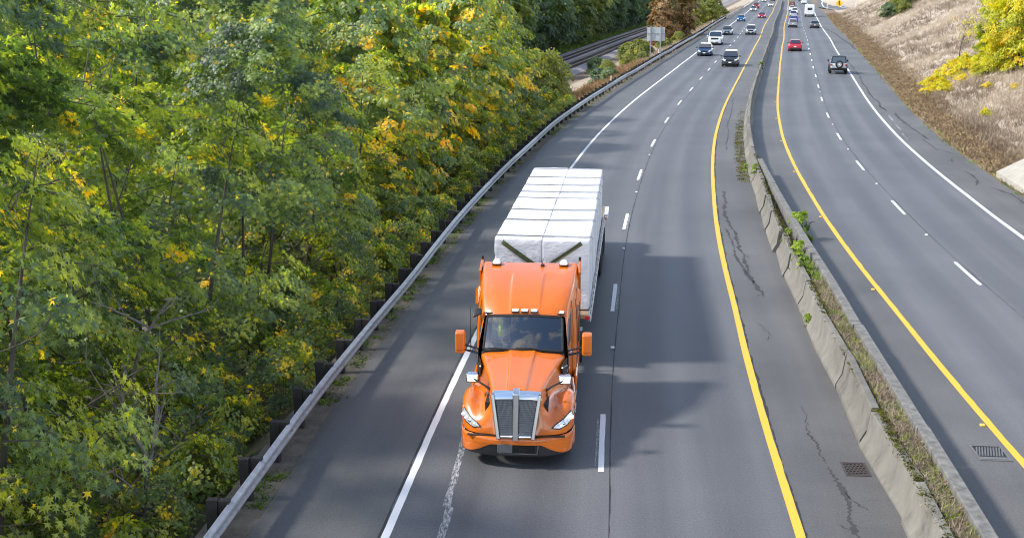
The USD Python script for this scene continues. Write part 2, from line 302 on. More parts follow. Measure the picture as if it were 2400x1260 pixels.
leaf_mat('olive_leaf', [(0.0, (0.07, 0.11, 0.02)), (0.5, (0.19, 0.21, 0.035)), (1.0, (0.36, 0.33, 0.05))], 0.35, 0.5, 0.2)
leaf_mat('dry_blade', [(0.0, (0.17, 0.125, 0.09)), (0.4, (0.32, 0.255, 0.19)), (0.8, (0.47, 0.395, 0.305)), (1.0, (0.56, 0.49, 0.39))], 0.25, 0.7, 0.35, (1.1, 1.05, 0.9), 0.2)
leaf_mat('brown_weed', [(0.0, (0.08, 0.055, 0.036)), (0.5, (0.20, 0.14, 0.09)), (0.85, (0.33, 0.24, 0.15)), (1.0, (0.46, 0.36, 0.16))], 0.2, 0.8, 0.4, (1.1, 1.0, 0.8), 0.2)
leaf_mat('rust_weed', [(0.0, (0.13, 0.10, 0.045)), (0.5, (0.30, 0.17, 0.085)), (1.0, (0.44, 0.33, 0.18))], 0.25, 0.8, 0.3, (1.2, 1.1, 0.8), 0.2)
leaf_mat('green_weed', [(0.0, (0.05, 0.09, 0.015)), (0.5, (0.14, 0.22, 0.03)), (1.0, (0.34, 0.42, 0.05))], 0.35, 0.6, 0.3, (1.4, 1.5, 0.7), 0.3)
leaf_mat('moss', [(0.0, (0.035, 0.038, 0.010)), (0.5, (0.085, 0.085, 0.014)), (1.0, (0.20, 0.19, 0.03))], 0.1, 0.9, 0.3, (1, 1, 1), 0.1)
bark('bark', (0.030, 0.025, 0.020), (0.085, 0.073, 0.060))
bark('pale_bark', (0.06, 0.053, 0.045), (0.19, 0.175, 0.155), 9)
# terrain: soil and litter west of the road, dry grass soil on the slope, brown weeds along its foot (zone primvar)
mat('terrain_ground', {'g': ('geometry', {}), 'a': ('attribute', {'attribute': 'zone'}), 'n': ('noise_texture', {'scale': 0.6, 'detail': 8, 'roughness': 0.7}), 'nf': ('noise_texture', {'scale': 9.0, 'detail': 5, 'roughness': 0.7}),
    'l': ('rgb_ramp', {'ramp': [(0.3, (0.028, 0.024, 0.015)), (0.5, (0.06, 0.055, 0.028)), (0.7, (0.12, 0.10, 0.055))]}),
    'w': ('rgb_ramp', {'ramp': [(0.3, (0.10, 0.072, 0.05)), (0.6, (0.20, 0.145, 0.10)), (0.8, (0.30, 0.23, 0.16))]}),
    'd': ('rgb_ramp', {'ramp': [(0.3, (0.25, 0.20, 0.155)), (0.5, (0.36, 0.30, 0.235)), (0.7, (0.46, 0.40, 0.32))]}),
    'mn': ('mix', {'mix_type': 'mix', 'fac': 0.5}), 'jit': ('math', {'math_type': 'multiply_add', 'value2': 0.5, 'value3': -0.25}), 'za': ('math', {'math_type': 'add'}),
    'z1': ('map_range', {'range_type': 'smoothstep', 'from_min': 0.35, 'from_max': 0.65, 'clamp': True}), 'z2': ('map_range', {'range_type': 'smoothstep', 'from_min': 1.35, 'from_max': 1.65, 'clamp': True}),
    'm1': ('mix', {'mix_type': 'mix'}), 'm2': ('mix', {'mix_type': 'mix'}), 'b': ('bump', {'strength': 0.6, 'distance': 0.08}), 'p': ('principled_bsdf', {'roughness': 0.95})},
    [('g.position', 'n.vector'), ('g.position', 'nf.vector'), ('n.color', 'mn.color1'), ('nf.color', 'mn.color2'), ('mn.color', 'l.fac'), ('mn.color', 'w.fac'), ('mn.color', 'd.fac'), ('n.fac', 'jit.value1'), ('a.fac', 'za.value1'), ('jit.value', 'za.value2'),
     ('za.value', 'z1.value'), ('za.value', 'z2.value'), ('l.color', 'm1.color1'), ('w.color', 'm1.color2'), ('z1.result', 'm1.fac'), ('m1.color', 'm2.color1'), ('d.color', 'm2.color2'), ('z2.result', 'm2.fac'),
     ('m2.color', 'p.base_color'), ('nf.fac', 'b.height'), ('b.normal', 'p.normal')], 'p.BSDF')

# ------------------------------------------------------------------ the road's plan
KY = np.array([-40, 0, 15, 20, 25, 30, 35, 40, 45, 50, 55, 60, 67, 75, 82, 90, 100, 110, 120, 130, 140, 150, 165, 180, 200, 220, 240, 260, 280, 300, 325, 350, 400, 450, 500, 560, 700.])
REF = PchipInterpolator(np.r_[KY, 1500], [-0.41, 3.33, 4.74, 5.21, 5.67, 6.19, 6.78, 7.35, 7.97, 8.66, 9.41, 10.18, 11.34, 12.78, 14.16, 15.81, 17.99, 20.25, 22.52, 24.79, 27.03, 29.33, 32.71, 36.11, 40.71, 45.12, 49.48, 53.94, 58.51, 63.09, 68.79, 74.6, 85.69, 96.97, 108.13, 121.5, 152.7, 332.0])
dREF = REF.derivative()
OFF = {n: PchipInterpolator(KY, v) for n, v in dict(
    WL=[-7.57, -7.48, -7.44, -7.43, -7.41, -7.4, -7.39, -7.38, -7.37, -7.37, -7.37, -7.37, -7.38, -7.39, -7.4, -7.41, -7.41, -7.4, -7.37, -7.34, -7.31, -7.29, -7.25, -7.21, -7.17, -7.14, -7.12, -7.12, -7.13, -7.16, -7.21, -7.26, -7.35, -7.42, -7.48, -7.52, -7.45],
    DL=[-3.28, -3.49, -3.58, -3.61, -3.64, -3.67, -3.69, -3.7, -3.7, -3.7, -3.69, -3.68, -3.67] + [-3.65] * 24,
    YR=[6.27, 5.57, 5.26, 5.14, 5.03, 4.91, 4.8, 4.7, 4.61, 4.52, 4.44, 4.37, 4.28, 4.19, 4.14, 4.08, 4.03, 3.99, 3.95, 3.93, 3.9, 3.89, 3.88, 3.89, 3.93, 3.99, 4.04, 4.1, 4.15, 4.21, 4.27, 4.32, 4.42, 4.51, 4.58, 4.65, 4.59],
    DR=[9.33, 8.8, 8.56, 8.47, 8.39, 8.3, 8.22, 8.13, 8.04, 7.96, 7.89, 7.82, 7.75, 7.69, 7.65, 7.62, 7.6, 7.59, 7.58, 7.57, 7.57, 7.58, 7.6, 7.63, 7.68, 7.74, 7.79, 7.83, 7.87, 7.91, 7.95, 7.98, 8.02, 8.03, 8.04, 8.04, 8.02],
    WR=[12.43, 12.11, 11.96, 11.91, 11.86, 11.81, 11.76, 11.71, 11.66, 11.6, 11.55, 11.5, 11.43, 11.36, 11.31, 11.27, 11.23, 11.21, 11.2, 11.2, 11.21, 11.23, 11.26, 11.29, 11.35, 11.41, 11.48, 11.55, 11.62, 11.68, 11.75, 11.81, 11.84, 11.81, 11.77, 11.71, 11.59],
    SE=[-9.96, -9.93, -9.91, -9.9, -9.9, -9.89, -9.88, -9.89, -9.91, -9.93, -9.95, -9.98, -10.03, -10.07, -10.11, -10.14, -10.16, -10.16, -10.15, -10.13, -10.1, -10.07, -10.01, -9.96, -9.9, -9.86, -9.83, -9.82, -9.81, -9.81, -9.81, -9.82, -9.84, -9.86, -9.87, -9.89, -9.92],
    BL=[1.65, 1.79, 1.85, 1.87, 1.89, 1.9, 1.9, 1.9, 1.89, 1.87, 1.85, 1.84, 1.81, 1.78, 1.74, 1.71, 1.68, 1.65, 1.64, 1.64, 1.65, 1.65, 1.67, 1.69, 1.72, 1.76, 1.79, 1.81, 1.83, 1.84, 1.85, 1.85, 1.85, 1.86, 1.87, 1.87, 1.84],
    PR=[14.77, 14.48, 14.35, 14.31, 14.27, 14.22, 14.18, 14.13, 14.09, 14.04, 14.0, 13.95, 13.9, 13.87, 13.87, 13.88, 13.93, 13.98, 14.02, 14.06, 14.08, 14.1, 14.13, 14.17, 14.22, 14.27, 14.32, 14.36, 14.39, 14.41, 14.44, 14.46, 14.45, 14.4, 14.35, 14.28, 14.17]).items()}
def off(n, Y): return np.zeros_like(np.asarray(Y, float)) if n == 'YL' else OFF[n](np.clip(Y, -40, 700))
def at(o, Y, z=0.0):
    """the point at offset o across the road (metres right of the west carriageway's yellow line) and Y along it"""
    o, Y, z = np.broadcast_arrays(np.asarray(o, float), np.asarray(Y, float), np.asarray(z, float))
    return np.stack([REF(Y) + o * np.sqrt(1 + dREF(Y) ** 2), Y, z], -1)
def head(Y): return math.atan(float(dREF(Y)))            # clockwise from +y
YS = np.unique(np.round(np.r_[np.arange(-30, 120, 1.5), np.arange(120, 300, 4), np.arange(300, 720, 10), 720, 800, 900], 3))

def terrain_z(o, Y):
    """ground height beside the road"""
    o, Y = np.broadcast_arrays(np.asarray(o, float), np.asarray(Y, float))
    z = np.full(o.shape, -0.12)
    se = off('SE', Y)
    d = se - 0.55 - o                                     # west of the guardrail
    depth = np.interp(Y, [0, 80, 140, 400], [6.0, 5.0, 4.0, 4.0])
    z = np.where(d > -0.9, np.where(d > 0, -0.02 - np.minimum(d * np.interp(Y, [0, 90, 140], [0.62, 0.5, 0.32]), depth), -0.02), z)
    e = o - off('PR', Y)
    foot = 1.9 + np.interp(Y, [55, 110, 200, 360], [0.0, 0.5, 1.6, 2.0])
    cut = np.interp(Y, [335, 372, 410, 470], [1.0, 0.0, 0.0, 1.0]) if True else 1
    rise = np.interp(np.maximum(e - foot, 0), [0, 6, 16, 30, 60, 140], [0, 2.6, 7.6, 13.0, 17.0, 20.0])
    z = np.where(e > -0.4, np.where(e > 0.0, -0.015 + np.clip(e / foot, 0, 1) * 0.25 + rise * np.where(e < 14, cut, 1 - (1 - cut) * np.clip(1 - (e - 14) / 12, 0, 1)), -0.03), z)
    return z
def bumpy(o, Y):
    p = at(o, Y); z = terrain_z(o, Y)
    amp = np.where((o < -12.5) & (o > -22), 0.35, 0.0) + np.where(o > off('PR', Y) + 3, 0.35, 0) + np.where(o < -42, 0.8, 0)
    return z + (meshkit.fbm(np.stack([p[..., 0] * .35, p[..., 1] * .35, np.zeros_like(z)], -1), 3, 5) - .5) * 2 * amp

# ------------------------------------------------------------------ ground
oc = np.unique(np.round(np.r_[-420, -250, -140, -90, -65, np.arange(-50, -23, 3.0), np.arange(-23, -9.0, 0.8), -8.5, 1.2, 3.6, 13.2, np.arange(13.8, 20, 0.5), np.arange(20, 40, 1.25), np.arange(41, 75, 3.5), 90, 120, 180, 260, 420], 3))
yr = np.unique(np.round(np.r_[-40, np.arange(-30, 130, 1.6), np.arange(130, 420, 4), np.arange(420, 760, 14), 820, 1000, 1300], 3))
O2, Y2 = np.meshgrid(oc, yr)
P = at(O2, Y2); P[..., 2] = bumpy(O2, Y2)
inside = (O2 > off('SE', Y2) + 0.12) & (O2 < off('PR', Y2) - 0.12)
P[..., 2] = np.where(inside, -0.12, P[..., 2])
zone = np.where(O2 > 3, np.where(O2 - off('PR', Y2) > 1.9 + np.interp(Y2, [55, 110, 200, 360], [0.0, .7, 1.8, 1.9]), 2.0, 1.0), 0.0)
zone = np.where((O2 < -9) & (O2 > -13) & (Y2 > 95), 1.62, zone)
zone = np.where((O2 < -13) & (O2 > -24) & (Y2 > 120), 1.55, zone)
g = obj('ground', (P.reshape(-1, 3), grid_faces(len(yr), len(oc))), 'terrain_ground', smooth=True)
primvar(g, 'zone', zone.ravel()); tag(g, kind='structure')

# ------------------------------------------------------------------ roads
def strip(name, mat_, o0, o1, ys, parent, z=0.0, cols=2):
    f0 = (lambda Y: off(o0[0], Y) + o0[1]) if isinstance(o0, tuple) else (lambda Y: np.full_like(Y, o0))
    f1 = (lambda Y: off(o1[0], Y) + o1[1]) if isinstance(o1, tuple) else (lambda Y: np.full_like(Y, o1))
    ys = np.asarray(ys, float); a, b = f0(ys), f1(ys)
    t = np.linspace(0, 1, cols); O = a[:, None] * (1 - t) + b[:, None] * t
    YY = np.repeat(ys[:, None], cols, 1)
    # the pattern runs in lane coordinates: the lane line nearest decides u
    uv = np.stack([O.ravel(), YY.ravel()], 1)
    return obj(name, (at(O, YY, z).reshape(-1, 3), grid_faces(len(ys), cols)), mat_, parent, uv=uv)
west, east = tag(xform('road'), kind='structure'), tag(xform('road'), kind='structure')
strip('lanes', 'asphalt_west', ('WL', -0.12), ('YL', 0.10), YS, west, cols=5)
strip('shoulder', 'shoulder_asphalt', ('SE', 0), ('WL', -0.12), YS, west, cols=3)
strip('median_shoulder', 'shoulder_old', ('YL', 0.10), ('BL', 0.35), YS, west, cols=3)
ysf = YS[YS >= 60]
strip('median_shoulder', 'shoulder_old', ('BL', 0.35), ('YR', -0.10), ysf, east, cols=3)
strip('median_shoulder', 'shoulder_old', ('BL', 0.95), ('YR', -0.10), YS[YS <= 60], east, cols=3)
strip('lanes', 'asphalt_east', ('YR', -0.10), ('WR', 0.12), YS, east, cols=5)
strip('shoulder', 'shoulder_old', ('WR', 0.12), ('PR', 0), YS, east, cols=3)

def ragged(ys, o0, o1, seed, amp):
    n = meshkit.noise(np.stack([ys * 6.1, ys * 0, ys * 0 + seed], 1), seed); n2 = meshkit.noise(np.stack([ys * 1.3, ys * 0, ys * 0 + seed], 1), seed + 3)
    return o0, o1 + (n - .5) * amp + (n2 - .5) * amp
def line(name, mat_, ref_, o0, o1, y0, y1, parent, z=0.004, step=None, amp=0.0, seed=1):
    fine = np.r_[np.arange(max(y0, -20), min(y1, 70), step or 1.0), np.arange(70, 160, 3.0), np.arange(160, 900, 8)]
    ys = np.unique(np.round(np.r_[y0, fine[(fine > y0) & (fine < y1)], y1], 3))
    a, b = np.full_like(ys, o0), np.full_like(ys, o1)
    if amp: a, b = ragged(ys, a, b, seed, amp)
    base = off(ref_, ys)
    return obj(name, ribbon(at(base + a, ys, z), at(base + b, ys, z)), mat_, parent)
tag(line('edge_line', 'white_paint', 'WL', -0.075, 0.075, -20, 720, west, step=.3, amp=.012), 'white edge line along the guardrail shoulder')
tag(line('edge_line', 'yellow_paint', 'YL', -0.085, 0.085, -20, 720, west, step=.3, amp=.02), 'yellow median line of the left carriageway')
line('asphalt_edge', 'tar', 'WL', -0.135, -0.095, -20, 85, west, step=.12, amp=.045, seed=5)
line('asphalt_edge', 'tar', 'YL', 0.095, 0.135, -20, 120, west, step=.12, amp=.055, seed=9)
line('lane_seam', 'tar', 'DL', 0.17, 0.195, -20, 330, west, step=.25, amp=.02, seed=11)
tag(line('edge_line', 'yellow_paint', 'YR', -0.085, 0.085, -20, 720, east, step=.3, amp=.02), 'yellow median line of the right carriageway')
tag(line('edge_line', 'white_paint', 'WR', -0.085, 0.085, -20, 720, east, step=.3, amp=.012), 'white edge line of the right carriageway')
line('lane_seam', 'tar', 'DR', 0.14, 0.165, -20, 330, east, step=.25, amp=.02, seed=13)
k = 0
y = 22.95 - 2 * 12.19
rs = np.random.default_rng(4)
while y < 480:
    line('lane_dash', 'white_paint', 'DL', -0.06, 0.06, y, y + 3.3, west, amp=.012, step=.3, seed=int(y) + 100)
    if -5 < y < 75: line('worn_dash', 'scraped_paint', 'DL', 0.075 if y > 30 else -0.13, 0.12 if y > 30 else -0.085, y + .3, y + 3.0, west, amp=.05, step=.15, seed=int(y) + 60)
    y += 12.03
y = 37.55 - 3 * 11.9
while y < 480:
    line('lane_dash', 'white_paint', 'DR', -0.06, 0.06, y, y + 3.2, east, amp=.012, step=.3, seed=int(y) + 300)
    y += 12.0
# an old scraped edge line beside the near white line
yy = np.arange(17, 27.5, .12)
for i in range(3):
    ysw = np.arange(10, 25.6, .1); ow = np.interp(ysw, [10, 17, 20.9, 21.0, 23.3, 25.6], [.98, .95, .90, .84, .76, .66]) + .048 * i + (meshkit.noise(np.stack([ysw * 2.2, ysw * 0, ysw * 0 + i], 1), i) - .5) * .04
    base = off('WL', ysw); obj('worn_edge_line', ribbon(at(base + ow, ysw, .004 + i * .0015), at(base + ow + .055, ysw, .004 + i * .0015)), 'scraped_paint', west)
# raised markers
def marker(name, label_, o_name, do, ys_, mat_, group, cat):
    pr = proto(name); obj('body', rbox((0, 0, .012), (.11, .11, .05), .02, 8), mat_, pr)
    for y_ in ys_:
        p = at(off(o_name, y_) + do, y_, 0.004)
        dup(pr, name, label_, cat, p, -head(y_), group)
marker('road_marker', 'small yellow raised marker beside the yellow line of the right carriageway', 'YR', -.19, np.arange(25.2, 150, 12.0), 'yellow_reflector', 'yellow raised road markers', 'road marker')
marker('lane_marker', 'small white raised marker in the left carriageway lane line', 'DL', .12, np.array([31.0, 43.2, 55.2, 67.3]), 'white_post', 'white raised road markers of the left carriageway', 'road marker')
marker('lane_marker', 'small white raised marker in the right carriageway lane line', 'DR', .02, np.array([45.6, 57.5, 69.5, 81.7, 105.5]), 'white_post', 'white raised road markers of the right carriageway', 'road marker')
# cracks: thin dark jagged lines sealed or open in the shoulders
def crack(parent, pts, w, seed, mat_='wet_tar', jig=.07, br=3):
    r = np.random.default_rng(seed); p = np.asarray(pts, float)
    L_ = np.r_[0, np.cumsum(np.linalg.norm(np.diff(p, axis=0), axis=1))]; s_ = np.arange(0, L_[-1], .06)
    q = np.stack([np.interp(s_, L_, p[:, 0]), np.interp(s_, L_, p[:, 1])], 1)
    q[:, 0] += np.cumsum(r.normal(0, jig * .45, len(s_))) * .35 + r.normal(0, jig * .35, len(s_))
    wd = w * (0.25 + 1.5 * meshkit.noise(np.stack([s_ * 3.1, s_ * 0, s_ * 0 + seed], 1), seed) ** 1.5 + .4 * r.random(len(s_))) * np.minimum(1, np.minimum(s_, L_[-1] - s_) / .3 + .1)
    l_ = at(q[:, 0] - wd, q[:, 1], .004); r_ = at(q[:, 0] + wd, q[:, 1], .004)
    obj('crack', ribbon(l_, r_), mat_, parent)
    if br and len(s_) > 25:
        for _ in range(br):
            i0 = int(r.integers(5, len(s_) - 5)); e_ = q[i0] + np.array([r.choice([-1, 1]) * r.uniform(.15, .4), r.uniform(-.9, .5)])
            crack(parent, [q[i0], e_], w * .45, seed + 500 + _, mat_, jig, 0)
for i, (pts, w) in enumerate((
    ([(0.95, 26.5), (1.02, 24.6), (1.10, 23.0)], .016), ([(1.0, 22.9), (1.15, 21.4), (1.02, 20.2), (1.12, 18.6), (1.15, 17)], .05), ([(1.2, 24.1), (1.6, 24.0)], .008), ([(0.55, 33.5), (0.72, 32.6)], .02), ([(0.62, 32.8), (0.78, 32.3), (0.7, 31.6)], .018),
    ([(1.3, 21.2), (1.85, 21.3)], .012), ([(0.45, 55.5), (0.30, 50.0), (0.42, 46.0), (0.46, 43.5), (0.6, 39.5), (0.62, 36.3)], .05), ([(0.32, 47.0), (0.55, 42.0), (0.75, 38.0)], .03), ([(0.7, 43.0), (1.75, 43.3)], .012),
    ([(0.35, 69.5), (1.3, 69.8)], .014), ([(0.3, 66.5), (1.55, 66.5)], .03), ([(0.75, 69), (0.72, 82), (0.8, 100)], .018), ([(1.35, 69), (1.3, 78)], .014))):
    crack(west, pts, w, 50 + i)
for i, (pts, w) in enumerate((
    ([(12.9, 61.5), (13.0, 58.5), (12.6, 57)], .06), ([(13.1, 66), (12.8, 64.5)], .05), ([(12.8, 74.5), (12.9, 69.0)], .035), ([(12.45, 83), (12.75, 78.5), (12.9, 73.8)], .05), ([(12.6, 89), (12.55, 84), (12.8, 81.5)], .06),
    ([(12.9, 70), (13.6, 67.4)], .02), ([(13.2, 56.6), (13.6, 54.5), (13.7, 50)], .05), ([(11.9, 150), (12.2, 120), (12.25, 100), (12.4, 90)], .05), ([(12.2, 240), (12.5, 200), (12.6, 170)], .12))):
    crack(east, pts, w, 90 + i)
for i, (o0, o1, y0, y1) in enumerate(((11.75, 11.85, 74, 77), (11.85, 11.95, 79, 82), (11.9, 12.0, 84, 87), (11.88, 12.0, 92, 95), (11.9, 12.0, 97, 101))):
    line('worn_edge_line', 'worn_white_paint', 'YL', o0, o1, y0, y1, east, amp=.12, step=.2, seed=80 + i)

# ramp joining from the right far away
rp = np.array([(240, 318), (165, 340), (125, 357), (108, 368), (103, 380), (105, 398), (111, 425), (120, 462), (131, 505), (142, 555)], float)
tt = np.linspace(0, len(rp) - 1, 80); rc = np.stack([PchipInterpolator(np.arange(len(rp)), rp[:, i])(tt) for i in (0, 1)], 1)
rt = np.gradient(rc, axis=0); rt /= np.linalg.norm(rt, axis=1, keepdims=True); rn = np.stack([rt[:, 1], -rt[:, 0]], 1)
rl = lambda o, z: np.c_[rc + rn * o, np.full(len(rc), z)]
ramp = tag(xform('ramp'), kind='structure')
obj('asphalt', ribbon(rl(-4.6, .35), rl(4.2, .35)), 'shoulder_asphalt', ramp, uv=np.tile([[0., 0.], [1, 1]], (len(rc), 1)))
obj('edge_line', ribbon(rl(-3.1, .358), rl(-2.75, .358)), 'white_paint', ramp)
obj('edge_line', ribbon(rl(2.5, .358), rl(2.85, .358)), 'white_paint', ramp)

# drain grates
def grate(name, label, o, Y, sx, sy, mat_, bars, rot=0):
    p = at(o, Y, 0.006); t = thing(name, label, 'drain grate', p, -head(Y) + rot)
    f = MB()
    for s in (-1, 1):
        f.box((s * sx / 2, 0, 0), (.04, sy, .02)); f.box((0, s * (sy / 2 + .019), 0), (sx + .04, .04, .02))
    obj('frame', f.get(), mat_, t)
    obj('pit', MB().box((0, 0, -.008), (sx, sy, .005)).get(), 'sign_black', t)
    return t
t = grate('drain_grate', 'rusty brown drain grate on the left carriageway median shoulder by the barrier foot', 1.55, 22.75, .46, .62, 'iron', 6)
for i in range(7): obj('bar', MB().box((0, -.27 + i * .09, 0), (.44, .03, .018)).get(), 'iron', t)
for j in range(6):
    m = MB()
    for i in range(6): m.box((-.19 + j * .075 + (.035 if i % 2 else 0), -.225 + i * .09, 0), (.02, .058, .016))
    obj('web', m.get(), 'iron', t)
t = grate('drain_grate', 'grey steel slotted drain grate in the right carriageway shoulder beside the yellow line', 4.55, 23.6, .62, .75, 'steel_grate', 9)
for i in range(10): obj('bar', MB().box((-.26 + i * .058, .08, 0), (.028, .5, .018), rz=-.25).get(), 'steel_grate', t)
obj('plate', MB().box((0, -.29, .003), (.58, .12, .012)).get(), 'steel_grate', t)

# ------------------------------------------------------------------ guardrail along the west shoulder
PROF = np.array([(0.0, .715), (.012, .70), (.075, .665), (.083, .645), (.083, .615), (.075, .595), (.018, .565), (.010, .55), (.018, .535), (.075, .505), (.083, .485), (.083, .455), (.075, .435), (.012, .40), (0.0, .385)])
PROF = PROF + [0, .085]
PROF2 = np.vstack([PROF, PROF[::-1] - [.004, 0]])
GRO = -.16
def sweep(prof, o0, ys, zs=0.0, close=True):
    ys = np.asarray(ys, float); n = len(prof)
    o = o0(ys) if callable(o0) else np.full_like(ys, o0)
    v = at(o[:, None] + prof[None, :, 0], np.repeat(ys[:, None], n, 1), prof[None, :, 1] + np.asarray(zs).reshape(-1, 1) * np.ones((1, n)))
    i = np.arange(len(ys) - 1)[:, None] * n; j = np.arange(n if close else n - 1)[None]; kx = (j + 1) % n
    f = np.stack([i + j, i + kx, i + n + kx, i + n + j], -1).reshape(-1, 4)
    return v.reshape(-1, 3), f
def sweep_solid(prof, o0, ys, zs=0.0):
    v, f = sweep(prof, o0, ys, zs); f = np.vstack([f[:, [0, 1, 2]], f[:, [0, 2, 3]]])
    n = len(prof); pts = np.asarray(prof)
    from shapely.geometry import Polygon
    pv, pf = trimesh.creation.triangulate_polygon(Polygon(pts), engine='earcut')
    idx = [int(np.argmin(((pts - q) ** 2).sum(1))) for q in pv]; pf = np.array(idx)[pf]
    return v, np.vstack([f, pf, pf[:, ::-1] + (len(ys) - 1) * n])
gr = thing('guardrail', 'galvanised steel guardrail on dark wooden posts along the tree side shoulder', 'guardrail')
sg = lambda Y: off('SE', Y) + GRO
s = np.random.default_rng(8)
kinkz = lambda Y: .015 * np.sin(Y * .35) + .02 * (meshkit.noise(np.stack([Y * .13, Y * 0, Y * 0], -1), 3) - .5)
yq, i = 8.2, 0
while yq < 470:
    L_ = 7.62 if yq < 300 else 15.24
    ys = np.linspace(yq, yq + L_ + .12, 9)
    obj('rail', sweep(PROF2, lambda Y: sg(Y) + (.004 if i % 2 else 0) + .03 * np.sin(Y * .21), ys, kinkz(ys)), 'galvanised', gr)
    if yq < 60:
        obj('splice_plate', rbox(at(float(sg(yq)) + .02, yq, .64), (.02, .30, .05), .008, 6).rotate((0, 0, 0)), 'galvanised', gr)
    yq += L_; i += 1
yq = 8.0
while yq < 300:
    p = at(float(sg(yq)) - .22, yq, 0); h_ = head(yq); z0 = -.5
    top = .87 + s.normal(0, .02)
    tw = s.normal(0, .04)
    obj('post', rbox((0, 0, (top - .5) / 2), (.20, .16, top + .5), .008, 6).rotate((s.normal(0, 1.0), s.normal(0, 1.2), -math.degrees(h_ + tw))).translate(tuple(p + [-.10, 0, 0])), 'post_wood', gr)
    obj('blockout', rbox((0, 0, .66), (.19, .15, .40), .006, 6).rotate((0, 0, -math.degrees(h_ + tw))).translate(tuple(p + [.115, 0, 0])), 'post_wood', gr)
    yq += 1.905 if yq < 142 else (.95 if yq < 150 else 1.905)
# dirt strip below the rail (part of the verge)
vs = tag(obj('verge', *[(lambda v, f: (v, f))(*(lambda O, Y: (at(O, Y, -.012 + .05 * (meshkit.fbm(np.stack([O * 4, Y * 4, O * 0], -1), 3) - .5) * (np.abs(O - off('SE', Y)) > .1)).reshape(-1, 3), grid_faces(len(O), O.shape[1])))(np.linspace(0, -.95, 6)[None, :] + off('SE', YS[YS < 420])[:, None] + .01, np.repeat(YS[YS < 420][:, None], 6, 1)))], 'verge_dirt', smooth=True), kind='structure')

# ------------------------------------------------------------------ concrete median barriers
JL = np.array([(0.0, -.05), (0.0, .08), (.14, .33), (.205, .80), (.22, .815), (.36, .815), (.375, .80), (.375, -.05)])
JF = np.array([(0.0, -.05), (0.0, .08), (.16, .33), (.215, .80), (.23, .815), (.385, .815), (.40, .80), (.455, .33), (.615, .08), (.615, -.05)])
WR_ = np.array([(0.0, -.05), (0.0, .86), (.012, .875), (.235, .875), (.25, .86), (.27, .33), (.36, .10), (.36, -.05)])
rb = np.random.default_rng(21)
def barrier(prof, o0, y0, y1, name, label, group, mat_, tilt=0.0, dz=0.0, do=0.0, gap=.016):
    ys = np.linspace(y0 + gap, y1 - gap, 4)
    t = np.linspace(-1, 1, 4)
    v, f = sweep_solid(prof, lambda Y: o0(Y) + do + tilt * np.interp(Y, [y0, y1], [-1, 1]), ys, dz)
    return tag(obj(name, (v, f), mat_, smooth=25), label, 'concrete barrier', group)
yq = 20.3 - 3.72 * 4
while yq < 62:
    barrier(JL, lambda Y: off('BL', Y), yq, yq + 3.72, 'concrete_barrier', 'sloped pale concrete median barrier segment in the mossy row facing the left carriageway', 'barrier segments of the mossy left row', 'barrier_concrete', rb.normal(0, .045), rb.normal(0, .018), rb.normal(0, .025), .032)
    yq += 3.72
yL = yq
yq = 22.85 - 7.45 * 2
while yq < 60:
    o_ = lambda Y: np.interp(Y, [0, 18, 24, 34, 46, 60, 66], [2.55, 2.68, 2.80, 2.76, 2.62, 2.22, 2.0])
    barrier(WR_, o_, yq, min(yq + 7.45, yL), 'median_wall', 'grey stained upright concrete wall segment on the right side of the weedy median', 'wall segments of the right median row', 'median_wall_concrete', rb.normal(0, .012), rb.normal(0, .006))
    yq += 7.45
yq = yL
while yq < 520:
    L_ = 3.75 if yq < 220 else 7.5
    barrier(JF, lambda Y: off('BL', Y) - .02, yq, yq + L_, 'concrete_barrier', 'single full width concrete barrier segment in the long row dividing the two carriageways', 'single row barrier segments', 'barrier_concrete', rb.normal(0, .012), rb.normal(0, .008), rb.normal(0, .008))
    yq += L_
ysm = np.arange(-5, yL, .4)
O_ = np.linspace(.34, 1, 6)
om = off('BL', ysm)[:, None] * (1 - O_) + (o_(ysm)[:, None] + .02) * O_ + .28 * (1 - O_)
pm = at(om, np.repeat(ysm[:, None], 6, 1), .66)
pm[..., 2] += (meshkit.fbm(pm * [3, 3, 0], 3) - .5) * .12 - .25 * np.clip((ysm[:, None] - 34) / 6, 0, 1)
tag(obj('median_soil', (pm.reshape(-1, 3), grid_faces(len(ysm), 6)), 'soil', smooth=True), kind='structure')

# concrete slope paving at the right edge, by the bridge
ysl = np.linspace(30, 59.5, 30)
sp = []
for i, y_ in enumerate(ysl):
    e0 = off('PR', y_) + .12
    sp.append([at(e0, y_, .02), at(e0, y_, .30), at(e0 + 9, y_, 4.8), at(e0 + 9, y_, 4.4)])
sp = np.array(sp).reshape(-1, 3); n = len(ysl)
f = []
for i in range(n - 1):
    for j in range(4):
        f.append([i * 4 + j, i * 4 + (j + 1) % 4, (i + 1) * 4 + (j + 1) % 4, (i + 1) * 4 + j])
f += [[3, 2, 1, 0], [(n - 1) * 4 + j for j in range(4)]]
simple('pale_concrete', (0.33, 0.31, 0.265), 0.9, noise=0.22, scale=1.5, bump=0.3, bscale=40, detail=8)
tag(obj('concrete_slope_paving', (sp, np.array(f)), 'pale_concrete'), 'pale concrete slope paving at the right edge of the shoulder below the grass bank', 'concrete slab')

